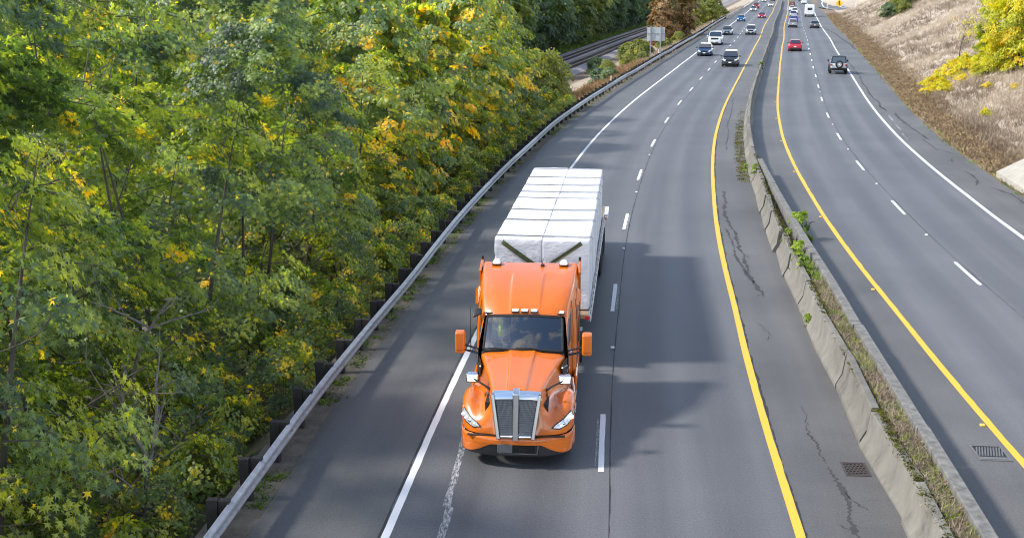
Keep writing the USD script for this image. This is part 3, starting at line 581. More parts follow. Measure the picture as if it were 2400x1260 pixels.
# ------------------------------------------------------------------ railway west of the road
ysr = np.unique(np.r_[np.arange(20, 330, 4.0), np.arange(330, 900, 12)])
bo = np.array([-21.5, -25.9, -30.4, -34.9, -39.5]); bz = np.array([-6.4, -3.62, -3.6, -3.62, -6.6])
tag(obj('rail_bed', (at(np.repeat(bo[None], len(ysr), 0), np.repeat(ysr[:, None], 5, 1), np.repeat(bz[None], len(ysr), 0)).reshape(-1, 3), grid_faces(len(ysr), 5)), 'ballast', smooth=True), kind='structure')
for o_t, lab in ((-28.4, 'railway track nearer the road, brown rails on dark ties'), (-32.4, 'railway track farther from the road, in front of the dark forest')):
    rw = thing('railway_track', lab, 'railway track')
    rp_ = np.array([(-.07, -3.44), (-.07, -3.42), (-.035, -3.32), (.035, -3.32), (.07, -3.42), (.07, -3.44)]) - [0, .0]
    for sgn in (-.72, .72): obj('rail', sweep(rp_ + [sgn, 0], lambda Y: np.full_like(Y, o_t), ysr), 'rail_steel', rw)
    ti = MB()
    for y_ in np.arange(98, 420, .62):
        c_ = at(o_t, y_, -3.56); ti.box(c_, (2.6, .26, .2), rz=-head(y_))
    tag(obj('ties', ti.get(), 'tie_wood', rw), kind='stuff')

# ------------------------------------------------------------------ signs and delineators
p0, p1 = at(-11.36, 146.7), at(-11.46, 158.3)
hd = head(150)
c_ = at(-11.05, 147.5, -.85); t = thing('road_sign', 'grey metal back of a road sign on two posts behind the guardrail', 'road sign', c_, -hd + .02)
obj('panel', rbox((0.05, 0, 3.95), (2.15, .03, 1.62), .01, 6), 'sign_aluminium', t)
for x_ in (-.58, .60):
    obj('post', rbox((x_, -.09, 2.2), (.13, .12, 5.4), .01, 6), 'galvanised', t)
for z_ in (4.02,): obj('brace', MB().box((.05, -.04, z_), (2.1, .06, .08)).get(), 'galvanised', t)
dl = proto('delineator_proto'); obj('post', rbox((0, 0, .5), (.13, .04, 1.15), .015, 8), 'white_post', dl); obj('reflector', rbox((0, -.026, .9), (.08, .012, .14), .004, 6), 'yellow_reflector', dl)
for lab, o_, y_ in (('white delineator post behind the guardrail beside the rusty weeds', -11.6, 114.7), ('white delineator post behind the guardrail just past the grey sign', -11.7, 157.5), ('white delineator post behind the guardrail by the yellow green bush', -11.4, 267.9),
                    ('white delineator post standing in the gore between highway and ramp', 16.2, 377.0), ('white delineator post right of the yellow diamond sign', 23.6, 356.0)):
    dup(dl, 'delineator', lab, 'delineator post', at(o_, y_, float(terrain_z(o_, y_)) + (0.3 if y_ > 300 else 0)), -head(y_), sc=1.0 if y_ < 300 else 1.7)
pz = at(18.6, 352.0); zt = float(terrain_z(18.6, 352.0))
t = thing('warning_sign', 'yellow diamond warning sign with a black merge arrow beside the far ramp', 'traffic sign', (pz[0], pz[1], zt), -head(352))
obj('post', rbox((0, .06, 1.3), (.12, .08, 2.8), .01, 6), 'galvanised', t)
obj('panel', rhull([(0, 0, 1.2), (0, 0, 3.4), (1.1, 0, 2.3), (-1.1, 0, 2.3)], .02, 8), 'sign_yellow', t)
ar = MB(); ar.box((0, -.03, 2.15), (.2, .02, 1.0)); ar.add(*prism([(0, -.02, 3.05), (-.32, -.02, 2.55), (.32, -.02, 2.55)], (0, -.02, 0))); ar.box((.22, -.03, 2.0), (.16, .02, .6), ry=-.5)
obj('arrow', ar.get(), 'sign_black', t)
# closing panels: the joints of the rail to the sign side road are dirt only

# ------------------------------------------------------------------ vehicles: shared parts
def wheel_parts(parent, c, r, w, spokes=5, rim='alloy', name='wheel', side=1):
    wx = xform(name, c, parent=parent)
    prof = np.array([(r * .62, -w / 2), (r * .9, -w / 2), (r, -w * .36), (r, w * .36), (r * .9, w / 2), (r * .62, w / 2), (r * .60, 0), (r * .62, -w / 2)])
    ty = trimesh.creation.revolve(prof, sections=24); ty.apply_transform(trimesh.transformations.rotation_matrix(math.pi / 2, [0, 1, 0]))
    obj('tyre', ty, 'dark_rubber', wx, smooth=40)
    b = MB(); xo = side * w * .32
    rr = trimesh.creation.annulus(r * .54, r * .63, w * .5, sections=20); rr.apply_transform(trimesh.transformations.rotation_matrix(math.pi / 2, [0, 1, 0])); b.mesh(rr)
    for i in range(spokes):
        a = i * 2 * math.pi / spokes + .3
        b.box((xo, math.sin(a) * r * .3, math.cos(a) * r * .3), (.03, r * .16, r * .6), rx=-a)
    b.mesh(m3.Manifold.cylinder(.05, r * .16, r * .16, 12, True).rotate((0, 90, 0)).translate((xo, 0, 0)))
    obj('rim', b.get(), rim, wx)
    obj('hub_shade', m3.Manifold.cylinder(.02, r * .56, r * .56, 18, True).rotate((0, 90, 0)).translate((xo * .6, 0, 0)), 'black_plastic', wx)
    return wx
def quad_panel(corners, inset, out, thick=.008, grow=(0, 0, 0, 0)):
    """a thin panel lying just outside a planar quad (corners: bottom-left, bottom-right, top-right, top-left as seen from outside)"""
    c = np.asarray(corners, float); n = np.cross(c[1] - c[0], c[3] - c[0]); n /= np.linalg.norm(n)
    m = c.mean(0); e1 = (c[1] - c[0]) / np.linalg.norm(c[1] - c[0]); e2 = np.cross(n, e1)
    q = np.stack([(c - m) @ e1, (c - m) @ e2], 1)
    from shapely.geometry import Polygon
    pg = Polygon(q).buffer(-inset, join_style=2).buffer(-.035).buffer(.035, quad_segs=3)
    xy = np.array(pg.exterior.coords)[:-1]
    pts = m + xy[:, :1] * e1 + xy[:, 1:] * e2 + n * out
    return prism(pts, n * thick)
def wells(body, W, ys, r, zc):
    for y_ in ys:
        for sx in (-1, 1):
            body = body - m3.Manifold.cylinder(.5, r, r, 24, True).rotate((0, 90, 0)).translate((sx * (W / 2), y_, zc))
    return body
def greenhouse(W, zb, zt, yb, yt, wb, wt, r=.07):
    """yb, yt: (rear, front) at the belt and the roof; wb, wt half widths"""
    pts = [(sx * (wb - r), y_, zb) for sx in (-1, 1) for y_ in (yb[0] + r, yb[1] - r)] + [(sx * (wt - r), y_, zt - r) for sx in (-1, 1) for y_ in (yt[0] + r, yt[1] - r)]
    return rhull(pts, r, 12), pts, r
def car(kind, name, label, cat, X, Y, toward, paint, lights=False, group=None, L=None, W=None, H=None, roofmat=None, yaw=0):
    """local frame: +y forward, the ground at z 0; toward: facing the camera. (X, Y) is the middle of the bumper nearest the camera."""
    spec = dict(sedan=(4.75, 1.82, 1.45), coupe=(4.6, 1.84, 1.38), hatch=(4.3, 1.80, 1.52), suv=(4.65, 1.86, 1.68), pickup=(5.8, 2.02, 1.92), van=(5.4, 2.02, 2.15))[kind]
    L, W, H = (L or spec[0]), (W or spec[1]), (H or spec[2])
    h_ = head(Y + L / 2) + yaw
    c = np.array([X, Y, 0]) + np.array([math.sin(h_), math.cos(h_), 0]) * L / 2
    t = thing(name, label, cat, c, (-h_ + math.pi) if toward else -h_, group)
    f, rr = L / 2, .09
    belt = {'sedan': .93, 'coupe': .90, 'hatch': .97, 'suv': 1.05, 'pickup': 1.16, 'van': 1.15}[kind]
    rw = {'suv': .36, 'pickup': .40, 'van': .36}.get(kind, .325)
    hw = W / 2
    low = .24 if kind in ('suv', 'pickup', 'van') else .19
    def slab(y0, y1, z0, z1a, z1b, w0=hw, w1=hw, taper=.10):
        return rhull([(sx * (w0 - rr), y0 + rr, z) for sx in (-1, 1) for z in (z0 + rr, z1a - rr - .16)] + [(sx * (w0 - rr - taper), y0 + rr + .05, z1a - rr) for sx in (-1, 1)] +
                     [(sx * (w1 - rr), y1 - rr, z) for sx in (-1, 1) for z in (z0 + rr, z1b - rr - .16)] + [(sx * (w1 - rr - taper), y1 - rr - .05, z1b - rr) for sx in (-1, 1)], rr, 12)
    hood = {'sedan': .80, 'coupe': .76, 'hatch': .84, 'suv': .98, 'pickup': 1.18, 'van': 1.10}[kind]
    cow = {'sedan': f - 1.35, 'coupe': f - 1.4, 'hatch': f - 1.1, 'suv': f - 1.2, 'pickup': f - 1.55, 'van': f - 1.05}[kind]
    nose = slab(cow - .3, f - .25, low, belt + .02, hood, hw, hw - .06) + slab(f - .9, f, low + .03, hood - .02, hood - .16, hw - .02, hw - .22)
    if kind == 'pickup':
        cab1 = cow - 2.45
        body = nose + slab(cab1 - .05, cow + .1, low, belt, belt)
        bed = slab(-f, cab1 - .04, low + .18, belt + .04, belt + .04, hw - .02, hw - .02, .02) - m3.Manifold.cube((W - .30, cab1 + f - .28, .6), True).translate((0, (cab1 - f) / 2 - .02, belt - .12))
        body = body + bed
    else:
        tail = {'sedan': belt + .04, 'coupe': belt + .05, 'hatch': belt, 'suv': belt, 'van': belt}[kind]
        body = nose + slab(-f + .25, cow + .1, low, tail, belt) + slab(-f, -f + .8, low + .06, tail - .05, tail, hw - .10, hw - .02)
    axf, axr = f - .93, -f + (1.0 if kind != 'pickup' else 1.25)
    body = wells(body, W, (axf, axr), rw + .05, rw)
    gb = {'sedan': ((-f + .95, cow + .12), (-f + 1.65, cow - .75)), 'coupe': ((-f + .75, cow + .10), (-f + 1.75, cow - .85)), 'hatch': ((-f + .18, cow + .15), (-f + .75, cow - .65)), 'suv': ((-f + .12, cow + .12), (-f + .5, cow - .62)),
          'pickup': ((cow - 2.45, cow + .1), (cow - 2.3, cow - .72)), 'van': ((-f + .05, cow + .2), (-f + .2, cow - .6))}[kind]
    wb, wt = hw - .07, hw - (.26 if kind not in ('van', 'pickup') else .18)
    gh, gp, gr_ = greenhouse(W, belt - .06, H, gb[0], gb[1], wb, wt)
    obj('body', body, paint, t, smooth=35)
    obj('roof', gh, roofmat or paint, t, smooth=35)
    # corner points of the greenhouse's flat faces (centres of the rounding balls)
    (RbL, FbL, RbR, FbR) = [np.array(gp[i]) for i in (0, 1, 2, 3)]; (RtL, FtL, RtR, FtR) = [np.array(gp[i]) for i in (4, 5, 6, 7)]
    lift = np.array([0, 0, .09])
    obj('windshield', quad_panel([FbR + lift, FbL + lift, FtL, FtR], .0, gr_ + .002), 'car_glass', t)
    obj('rear_window', quad_panel([RbL + lift, RbR + lift, RtR, RtL], .05 if kind != 'van' else .2, gr_ + .002), 'car_glass', t)
    for a, b, c_, d in ((FbL, RbL, RtL, FtL), (RbR, FbR, FtR, RtR)):
        a, b = a + lift, b + lift
        m0, m1 = a * .48 + b * .52, d * .46 + c_ * .54
        q = .02
        obj('side_window', quad_panel([a, m0, m1, d], .035, gr_ + .002), 'car_glass', t)
        if not (kind == 'van'): obj('side_window', quad_panel([m0, b, c_, m1], .035, gr_ + .002), 'car_glass', t)
    for y_ in (axf, axr):
        for sx in (-1, 1): wheel_parts(t, (sx * (hw - .11), y_, rw), rw, .22, side=sx)
    fz = hood - .22
    for sx in (-1, 1):
        obj('headlight', rhull([(sx * (hw - .20), f - .16, fz + .03), (sx * (hw - .50), f - .055, fz - .03), (sx * (hw - .17), f - .30, fz + .08), (sx * (hw - .26), f - .12, fz - .06)], .045, 8), 'lamp_lit' if lights else 'lamp_lens', t)
        obj('tail_light', rhull([(sx * (hw - .16), -f + .10, belt - .13), (sx * (hw - .42), -f + .045, belt - .15), (sx * (hw - .14), -f + .16, belt - .26), (sx * (hw - .20), -f + .07, belt - (.45 if kind in ('suv', 'van', 'pickup') else .26))], .04, 8), 'tail_red', t)
        obj('mirror', rbox((sx * (hw + .10), cow - .02, belt + .10), (.22, .12, .16), .05, 8), paint if kind != 'pickup' else 'paint_white', t)
        obj('mirror_arm', MB().box((sx * (hw - .02), cow + .0, belt + .05), (.14, .05, .04)).get(), 'black_plastic', t)
    obj('grille', rbox((0, f - .045, fz - .02), (W * (.48 if kind != 'pickup' else .55), .08, .16 if kind != 'pickup' else .30), .02, 8), 'black_plastic', t)
    obj('lower_grille', rbox((0, f - .025, low + .17), (W * .58, .10, .17), .03, 8), 'black_plastic', t)
    obj('front_plate', MB().box((0, f + .03, low + .25), (.32, .012, .14)).get(), 'white_gloss', t)
    obj('rear_plate', MB().box((0, -f - .006, belt - .30), (.32, .012, .15)).get(), 'white_gloss', t)
    obj('rear_bumper', rbox((0, -f + .06, low + .16), (W * .86, .16, .22), .05, 8), 'chrome' if kind == 'pickup' else 'black_plastic', t)
    obj('underbody', MB().box((0, 0, .25), (W * .72, L * .86, .16)).get(), 'black_plastic', t)
    return t
def loc(o, Y): p = at(o, Y); return float(p[0]), float(Y)
for kind, name, label, o_, Y_, toward, paint, lights, cat, kw in (
    ('suv', 'car', 'dark blue grey crossover in the left carriageway inner lane, nearest oncoming car behind the truck', -1.6, 136.0, True, 'paint_black_blue', False, 'car', {}),
    ('hatch', 'car', 'navy blue hatchback with lit fog lamps in front of the white pickup', -5.73, 154.8, True, 'paint_navy', False, 'car', {'W': 1.85}),
    ('pickup', 'pickup_truck', 'white pickup truck with grille facing the camera, outer lane of left carriageway', -6.0, 180.7, True, 'paint_white', False, 'pickup truck', {'W': 2.06}),
    ('sedan', 'car', 'silver sedan following the white pickup in the outer left lane', -5.84, 213.4, True, 'paint_silver', False, 'car', {}),
    ('suv', 'car', 'grey silver crossover in the inner left lane beside the silver sedan', -1.78, 213.4, True, 'paint_grey_silver', False, 'car', {'H': 1.6}),
    ('hatch', 'car', 'bright blue compact car approaching on the far outer left lane', -5.83, 279.8, True, 'paint_sky_blue', False, 'car', {}),
    ('coupe', 'car', 'red car approaching in the inner left lane beside the blue compact', -1.72, 302.0, True, 'paint_red', False, 'car', {}),
    ('hatch', 'car', 'silver hatchback with dark lower bumper just in front of the red pickup', -5.70, 363.7, True, 'paint_silver', True, 'car', {'W': 1.85}),
    ('pickup', 'pickup_truck', 'bright red pickup truck far along the outer left lane', -5.74, 399.3, True, 'paint_bright_red', False, 'pickup truck', {}),
    ('sedan', 'car', 'white sedan far along the inner left lane next to the red pickup', -1.39, 422.9, True, 'paint_white', False, 'car', {}),
    ('sedan', 'car', 'silver car with pale headlights at the top edge of the outer left lane', -5.24, 505.0, True, 'paint_silver', True, 'car', {}),
    ('suv', 'car', 'dark red car at the top edge of the inner left lane', -1.83, 523.4, True, 'paint_dark_red', False, 'car', {}),
    ('sedan', 'car', 'red sedan driving away alone in the inner right lane', 5.65, 165.3, False, 'paint_red', False, 'car', {'L': 4.7, 'W': 1.84, 'H': 1.44}),
    ('sedan', 'car', 'gunmetal grey sedan with red tail lights driving away by the white edge line', 9.99, 241.7, False, 'paint_gunmetal', False, 'car', {}),
    ('suv', 'car', 'silver crossover last in the queue of cars driving away in the inner right lane', 5.74, 244.8, False, 'paint_grey_silver', False, 'car', {}),
    ('hatch', 'car', 'royal blue hatchback driving away just ahead of the silver crossover', 6.05, 273.0, False, 'paint_royal_blue', False, 'car', {'W': 1.85}),
    ('sedan', 'car', 'pale silver car driving away just ahead of the royal blue hatchback', 5.9, 310.0, False, 'paint_silver', False, 'car', {'H': 1.6}),
    ('suv', 'car', 'white crossover with dark rear window in the queue driving away', 6.2, 336.0, False, 'paint_white', False, 'car', {}),
    ('hatch', 'car', 'white car driving away at the head of the queue behind the dark red pickup', 5.5, 366.0, False, 'paint_white', False, 'car', {}),
    ('pickup', 'pickup_truck', 'dark red pickup truck driving away near the top of the inner right lane', 5.86, 429.3, False, 'paint_dark_red', False, 'pickup truck', {}),
    ('van', 'van', 'white van driving away ahead of the white camper', 10.41, 464.0, False, 'paint_white', False, 'van', {}),
    ('sedan', 'car', 'black car driving away at the top edge beside the white van', 9.84, 523.4, False, 'paint_black', False, 'car', {})):
    x_, y_ = loc(o_, Y_)
    car(kind, name, label, cat, x_, y_, toward, paint, lights, **kw)

# boxy off-road car with a spare wheel on its tail
def offroad(X, Y):
    h_ = head(Y + 2); L, W = 4.3, 1.88; f = L / 2
    c = np.array([X, Y, 0]) + np.array([math.sin(h_), math.cos(h_), 0]) * f
    t = thing('offroad_car', 'white boxy off-road car with black top and spare wheel on its tail', 'off-road car', c, -h_)
    body = rbox((0, -.1, .80), (1.58, 4.0, .62), .05) + rbox((0, 1.2, .92), (1.42, 1.6, .42), .08)
    obj('body', body, 'paint_white', t, smooth=35)
    gh, gp, r_ = greenhouse(W, 1.05, 1.82, (-f + .06, .55), (-f + .14, .25), .79, .70)
    obj('hardtop', gh, 'black_plastic', t, smooth=35)
    (RbL, FbL, RbR, FbR) = [np.array(gp[i]) for i in (0, 1, 2, 3)]; (RtL, FtL, RtR, FtR) = [np.array(gp[i]) for i in (4, 5, 6, 7)]
    up = np.array([0, 0, .08])
    obj('rear_window', quad_panel([RbL + up, RbR + up, RtR, RtL], .03, r_ + .002), 'car_glass', t); obj('windshield', quad_panel([FbR + up, FbL + up, FtL, FtR], 0, r_ + .002), 'car_glass', t)
    for a, b, c_, d in ((FbL, RbL, RtL, FtL), (RbR, FbR, FtR, RtR)): obj('side_window', quad_panel([a + up, b + up, c_, d], .06, r_ + .002), 'car_glass', t)
    for y_ in (1.32, -1.15):
        for sx in (-1, 1):
            wheel_parts(t, (sx * .80, y_, .41), .41, .28, side=sx)
            obj('fender_flare', rhull([(sx * .80, y_ - .48, .80), (sx * .80, y_ + .48, .80), (sx * .88, y_ - .4, .90), (sx * .88, y_ + .4, .90), (sx * .80, y_ - .4, .93), (sx * .80, y_ + .4, .93)], .04, 8), 'black_plastic', t)
    sw = wheel_parts(t, (0.05, -f - .16, 1.02), .40, .26, 7, 'white_gloss', 'spare_wheel', side=-1)
    UsdGeom.Xformable(sw).AddRotateZOp().Set(90)
    for sx in (-1, 1):
        obj('tail_light', rbox((sx * .72, -f + .0, .96), (.15, .08, .22), .03, 8), 'tail_red', t); obj('mirror', rbox((sx * .98, .55, 1.22), (.16, .1, .22), .03, 8), 'black_plastic', t)
    obj('rear_bumper', rbox((0, -f - .02, .55), (1.7, .22, .2), .04, 8), 'black_plastic', t)
    obj('front_bumper', rbox((0, f + .02, .55), (1.7, .2, .2), .04, 8), 'black_plastic', t)
    obj('underbody', MB().box((0, 0, .45), (1.2, 3.8, .2)).get(), 'black_plastic', t)
offroad(*loc(9.9, 125.6))
def camper(X, Y):
    h_ = head(Y + 3); L = 6.6; f = L / 2
    c = np.array([X, Y, 0]) + np.array([math.sin(h_), math.cos(h_), 0]) * f
    t = thing('camper', 'tall white camper with one square rear window driving away', 'camper', c, -h_)
    obj('body', rbox((0, -.4, 1.75), (2.42, 5.8, 2.45), .22) + rbox((0, 1.9, 2.4), (2.3, 2.2, 1.1), .2), 'white_gloss', t, smooth=35)
    obj('cab', rbox((0, 2.5, 1.05), (2.0, 1.6, 1.2), .15), 'white_gloss', t, smooth=35)
    obj('rear_window', rbox((.05, -f - .0, 2.0), (1.15, .04, .62), .015, 6), 'car_glass', t)
    obj('rear_bumper', rbox((0, -f + .05, .46), (2.2, .2, .24), .04, 8), 'black_plastic', t)
    for sx in (-1, 1):
        obj('tail_light', rbox((sx * 1.05, -f - .01, .78), (.14, .04, .2), .012, 6), 'tail_red', t)
        obj('marker_light', rbox((sx * .95, -f + .06, 2.9), (.12, .05, .05), .012, 6), 'tail_red', t)
        for y_ in (-1.7, 2.3): wheel_parts(t, (sx * 1.0, y_, .38), .38, .25, side=sx)
    obj('underbody', MB().box((0, 0, .42), (1.8, 6, .25)).get(), 'black_plastic', t)
camper(*loc(9.96, 312.0))

# ------------------------------------------------------------------ the orange truck tractor
TR_H = math.radians(4.2)
truck = thing('truck_tractor', 'bright orange sleeper cab truck tractor with chrome grille driving towards the camera', 'truck', (0.07, 22.75, 0), -TR_H)
class Patch:
    """a surface given by a table of control points, interpolated smoothly; rows along the vehicle, columns from the centre outwards; mirrored"""
    def __init__(s, rows, cols_axis=None):
        s.t = np.array(rows, float); s.nr, s.nc = s.t.shape[:2]
        s.pr = PchipInterpolator(np.arange(s.nr), s.t, axis=0)
    def ev(s, r, c):
        r, c = np.broadcast_arrays(np.asarray(r, float), np.asarray(c, float)); sh = r.shape; r, c = r.ravel(), c.ravel()
        out = np.empty((len(r), 3)); rows = s.pr(r)
        for i in range(len(r)): out[i] = PchipInterpolator(np.arange(s.nc), rows[i], axis=0)(c[i])
        return out.reshape(sh + (3,))
    def full(s, nr, nc):
        rr = np.linspace(0, s.nr - 1, (s.nr - 1) * nr + 1); cc = np.linspace(0, s.nc - 1, (s.nc - 1) * nc + 1)
        A = PchipInterpolator(np.arange(s.nc), s.pr(rr), axis=1)(cc)
        B = A[:, ::-1].copy(); B[..., 0] *= -1
        return np.concatenate([B[:, :-1], A], 1)
    def normal(s, r, c, e=.03):
        a = s.ev(min(r + e, s.nr - 1), c) - s.ev(max(r - e, 0), c); b = s.ev(r, min(c + e, s.nc - 1)) - s.ev(r, max(c - e, 0))
        n = np.cross(b, a); return n / np.linalg.norm(n)
    def panel(s, poly, out, thick, side=1, sub=3):
        """a piece lying on the surface: polygon in (row, col), filled finely, pushed out"""
        from shapely.geometry import Polygon, Point
        pl = np.array(poly, float); pg = Polygon(pl)
        n = 14
        u0, v0, u1, v1 = pg.bounds
        ring = np.array([pg.exterior.interpolate(q, normalized=True).coords[0] for q in np.linspace(0, 1, 48, endpoint=False)])
        inner = [(u, v) for u in np.linspace(u0, u1, n) for v in np.linspace(v0, v1, n) if pg.buffer(-.04).contains(Point(u, v))]
        pts = np.vstack([ring, np.array(inner).reshape(-1, 2)])
        from scipy.spatial import Delaunay
        tri = Delaunay(pts).simplices
        tri = np.array([q for q in tri if pg.buffer(1e-4).contains(Point(pts[q].mean(0)))])
        base = s.ev(pts[:, 0], pts[:, 1]); nn = np.array([s.normal(a, b) for a, b in pts])
        bl = np.ones(len(pts)); bl[:48] = 0.55
        top = base + nn * (out + thick * bl)[:, None]; bot = base - nn * .01
        f = tri.copy(); a = pts[f]; flip = np.cross(a[:, 1] - a[:, 0], a[:, 2] - a[:, 0]) > 0; f[flip] = f[flip][:, ::-1]
        N = len(pts); side_f = []
        for i in range(48):
            j = (i + 1) % 48; side_f += [[i, j, N + j], [i, N + j, N + i]]
        v = np.vstack([top, bot])
        if side < 0: v = v * [-1, 1, 1]
        return v, np.vstack([f, f[:, ::-1] + N, side_f])
HOOD = Patch([
    [(0, .12, .70), (.20, .12, .70), (.30, .12, .70), (.42, .13, .70), (.52, .15, .70), (.78, .20, .70), (.98, .32, .70), (1.10, .50, .72), (1.165, .74, .74)],
    [(0, .24, 1.10), (.20, .24, 1.10), (.30, .24, 1.10), (.45, .22, 1.08), (.54, .20, .98), (.80, .28, .92), (1.0, .42, .94), (1.13, .60, .97), (1.18, .82, .90)],
    [(0, .30, 1.52), (.20, .30, 1.52), (.30, .30, 1.52), (.47, .31, 1.48), (.57, .36, 1.24), (.80, .50, 1.08), (1.0, .62, 1.14), (1.13, .74, 1.12), (1.18, .90, 1.02)],
    [(0, .40, 1.58), (.17, .40, 1.59), (.22, .41, 1.565), (.50, .46, 1.53), (.60, .60, 1.27), (.80, .82, 1.17), (.98, .90, 1.25), (1.13, .98, 1.20), (1.185, 1.02, 1.10)],
    [(0, 1.05, 1.68), (.19, 1.05, 1.69), (.25, 1.05, 1.655), (.62, 1.08, 1.60), (.70, 1.15, 1.30), (.82, 1.22, 1.21), (.98, 1.25, 1.29), (1.13, 1.28, 1.24), (1.185, 1.30, 1.14)],
    [(0, 1.65, 1.77), (.22, 1.65, 1.78), (.29, 1.65, 1.745), (.76, 1.66, 1.68), (.83, 1.68, 1.30), (.90, 1.70, 1.16), (1.0, 1.70, 1.21), (1.12, 1.70, 1.14), (1.175, 1.72, .98)],
    [(0, 2.18, 1.85), (.25, 2.18, 1.86), (.33, 2.19, 1.83), (.90, 2.30, 1.74), (.95, 2.30, 1.28), (.98, 2.20, 1.00), (1.03, 2.12, .95), (1.10, 2.05, .86), (1.15, 2.02, .66)]])
A = HOOD.full(7, 5)
hv = A.reshape(-1, 3); hf = grid_faces(A.shape[0], A.shape[1])
obj('hood', (hv, hf), 'orange_paint', truck, smooth=True)
# bumper: orange band, wrapped round, dark chin below
def band(xs, ys_, z0s, z1s, thick=.10, lip=.03, n=41):
    """a bumper strip: half tables over x, bulged face"""
    xx = np.linspace(-xs[-1], xs[-1], n); ax = np.abs(xx)
    f = lambda tab: PchipInterpolator(xs, tab)(ax)
    y_, a, b = f(ys_), f(z0s), f(z1s)
    rings = np.stack([np.stack([xx, y_ + lip * 1.2, b], 1), np.stack([xx, y_ + lip * .25, b - .012], 1), np.stack([xx, y_, b - .05], 1), np.stack([xx, y_ - .004, (a + b) / 2], 1), np.stack([xx, y_, a + .03], 1), np.stack([xx, y_ + lip * .5, a], 1), np.stack([xx, y_ + thick, a], 1), np.stack([xx, y_ + thick, b], 1)], 1)
    m = 8; i = np.arange(n - 1)[:, None] * m; j = np.arange(m)[None]; kx = (j + 1) % m
    q = np.stack([i + j, i + kx, i + m + kx, i + m + j], -1).reshape(-1, 4)
    fc = np.vstack([q[:, [0, 1, 2]], q[:, [0, 2, 3]]])
    caps = np.array([[0, q_ + 1, q_] for q_ in range(1, m - 1)]); caps2 = caps[:, ::-1] + (n - 1) * m
    return rings.reshape(-1, 3), np.vstack([fc, caps, caps2])
BX = [0, .35, .55, .75, .95, 1.08, 1.16, 1.19]
BY = [.02, .025, .045, .085, .17, .30, .50, .74]
obj('bumper', band(BX, BY, [.555, .55, .50, .40, .33, .32, .33, .36], [.655, .655, .665, .675, .685, .69, .70, .70]), 'orange_paint', truck, smooth=50)
obj('bumper_crease', band(BX, np.array(BY) - .008, [.565, .56, .565, .57, .565, .57, .575, .58], [.578, .573, .578, .583, .578, .583, .588, .593], thick=.04, lip=.0), 'orange_paint', truck, smooth=50)
obj('bumper_chin', band(BX[:7], np.array(BY[:7]) + .018, [.27, .27, .27, .28, .29, .30, .31], [.60, .60, .57, .50, .42, .42, .42]), 'black_plastic', truck, smooth=50)
ch = MB(); 
for i in range(9): ch.box((0.06, .025, .355 + i * .019), (.66, .02, .006))
for i in range(24): ch.box((-.26 + i * .028, .027, .43), (.005, .016, .16))
obj('chin_mesh', ch.get(), 'sign_black', truck)
obj('chin_frame', MB().box((.06, .03, .335), (.80, .03, .02)).box((-.33, .03, .43), (.02, .03, .20), ry=-.15).box((.45, .03, .43), (.02, .03, .2), ry=.15).get(), 'grey_plate', truck)
obj('license_plate', rbox((-.22, .004, .45), (.31, .02, .18), .008, 6), 'grey_plate', truck)
obj('hood_gap', MB().box((0, .15, .685), (2.0, .08, .018)).get(), 'sign_black', truck)
# grille
gz0, gz1 = .66, 1.54; gy = lambda z: .03 + (z - gz0) / (gz1 - gz0) * .17; gw = lambda z: .355 + (z - gz0) / (gz1 - gz0) * .13
def gbar(p0, p1, w, d):
    p0, p1 = np.array(p0, float), np.array(p1, float); u = p1 - p0; u /= np.linalg.norm(u); a = np.cross(u, [0, -1, .19]); a /= np.linalg.norm(a); n_ = np.cross(a, u)
    return rhull([p + sa * a * (w / 2 - .012) + sn * n_ * (d / 2 - .012) for p in (p0, p1) for sa in (-1, 1) for sn in (-1, 1)], .012, 8)
obj('grille_back', prism([(-gw(gz0), gy(gz0) + .05, gz0), (gw(gz0), gy(gz0) + .05, gz0), (gw(gz1), gy(gz1) + .05, gz1), (-gw(gz1), gy(gz1) + .05, gz1)], (0, .06, 0)), 'grey_plate', truck)
for sx in (-1, 1):
    fr = MB().mesh(gbar((sx * gw(gz0), gy(gz0), gz0), (sx * gw(gz1), gy(gz1), gz1), .075, .13))
    obj('grille_frame', fr.get(), 'satin_chrome', truck, smooth=35)
    mesh_ = MB(); z_ = np.linspace(gz0 + .05, gz1 - .10, 34)
    for a in np.linspace(.075, .93, 15):
        pts = [(sx * (a * (gw(z) - .03)), gy(z) + .02 + .006 * (i % 2), z) for i, z in enumerate(z_)]
        mesh_.add(*tube(pts, .0075, 4, False))
    for z in z_[::2]: mesh_.box((sx * (gw(z) - .03) * .52, gy(z) + .024, z), (gw(z) * .86, .006, .010))
    tag(obj('grille_mesh', mesh_.get(), 'grille_wire', truck), kind='stuff')
    obj('grille_foot', gbar((sx * .07, gy(gz0 + .035) - .005, gz0 + .035), (sx * (gw(gz0) - .05), gy(gz0 + .035) - .005, gz0 + .035), .055, .05), 'chrome', truck, smooth=35)
    obj('grille_crown', rhull([(sx * .06, gy(gz1) - .03, gz1 - .075), (sx * .06, gy(gz1) + .12, gz1 + .035), (sx * .06, gy(gz1) + .03, gz1 + .035), (sx * (gw(gz1) + .02), gy(gz1) + .0, gz1 - .10), (sx * (gw(gz1) + .01), gy(gz1) + .03, gz1 - .02), (sx * (gw(gz1) - .02), gy(gz1) + .16, gz1 - .0)], .02, 10), 'chrome', truck, smooth=35)
obj('grille_bar', gbar((0, gy(gz0) - .035, gz0 - .015), (0, gy(gz1) - .035, gz1 + .0), .115, .12), 'bar_chrome', truck, smooth=35)
obj('grille_cap', rhull([(sx * .05, gy(gz1) + y_, z_) for sx in (-1, 1) for y_, z_ in ((-.06, gz1 - .10), (-.05, gz1 + .02), (.10, gz1 + .085), (.16, gz1 + .06))], .02, 10), 'chrome', truck, smooth=35)
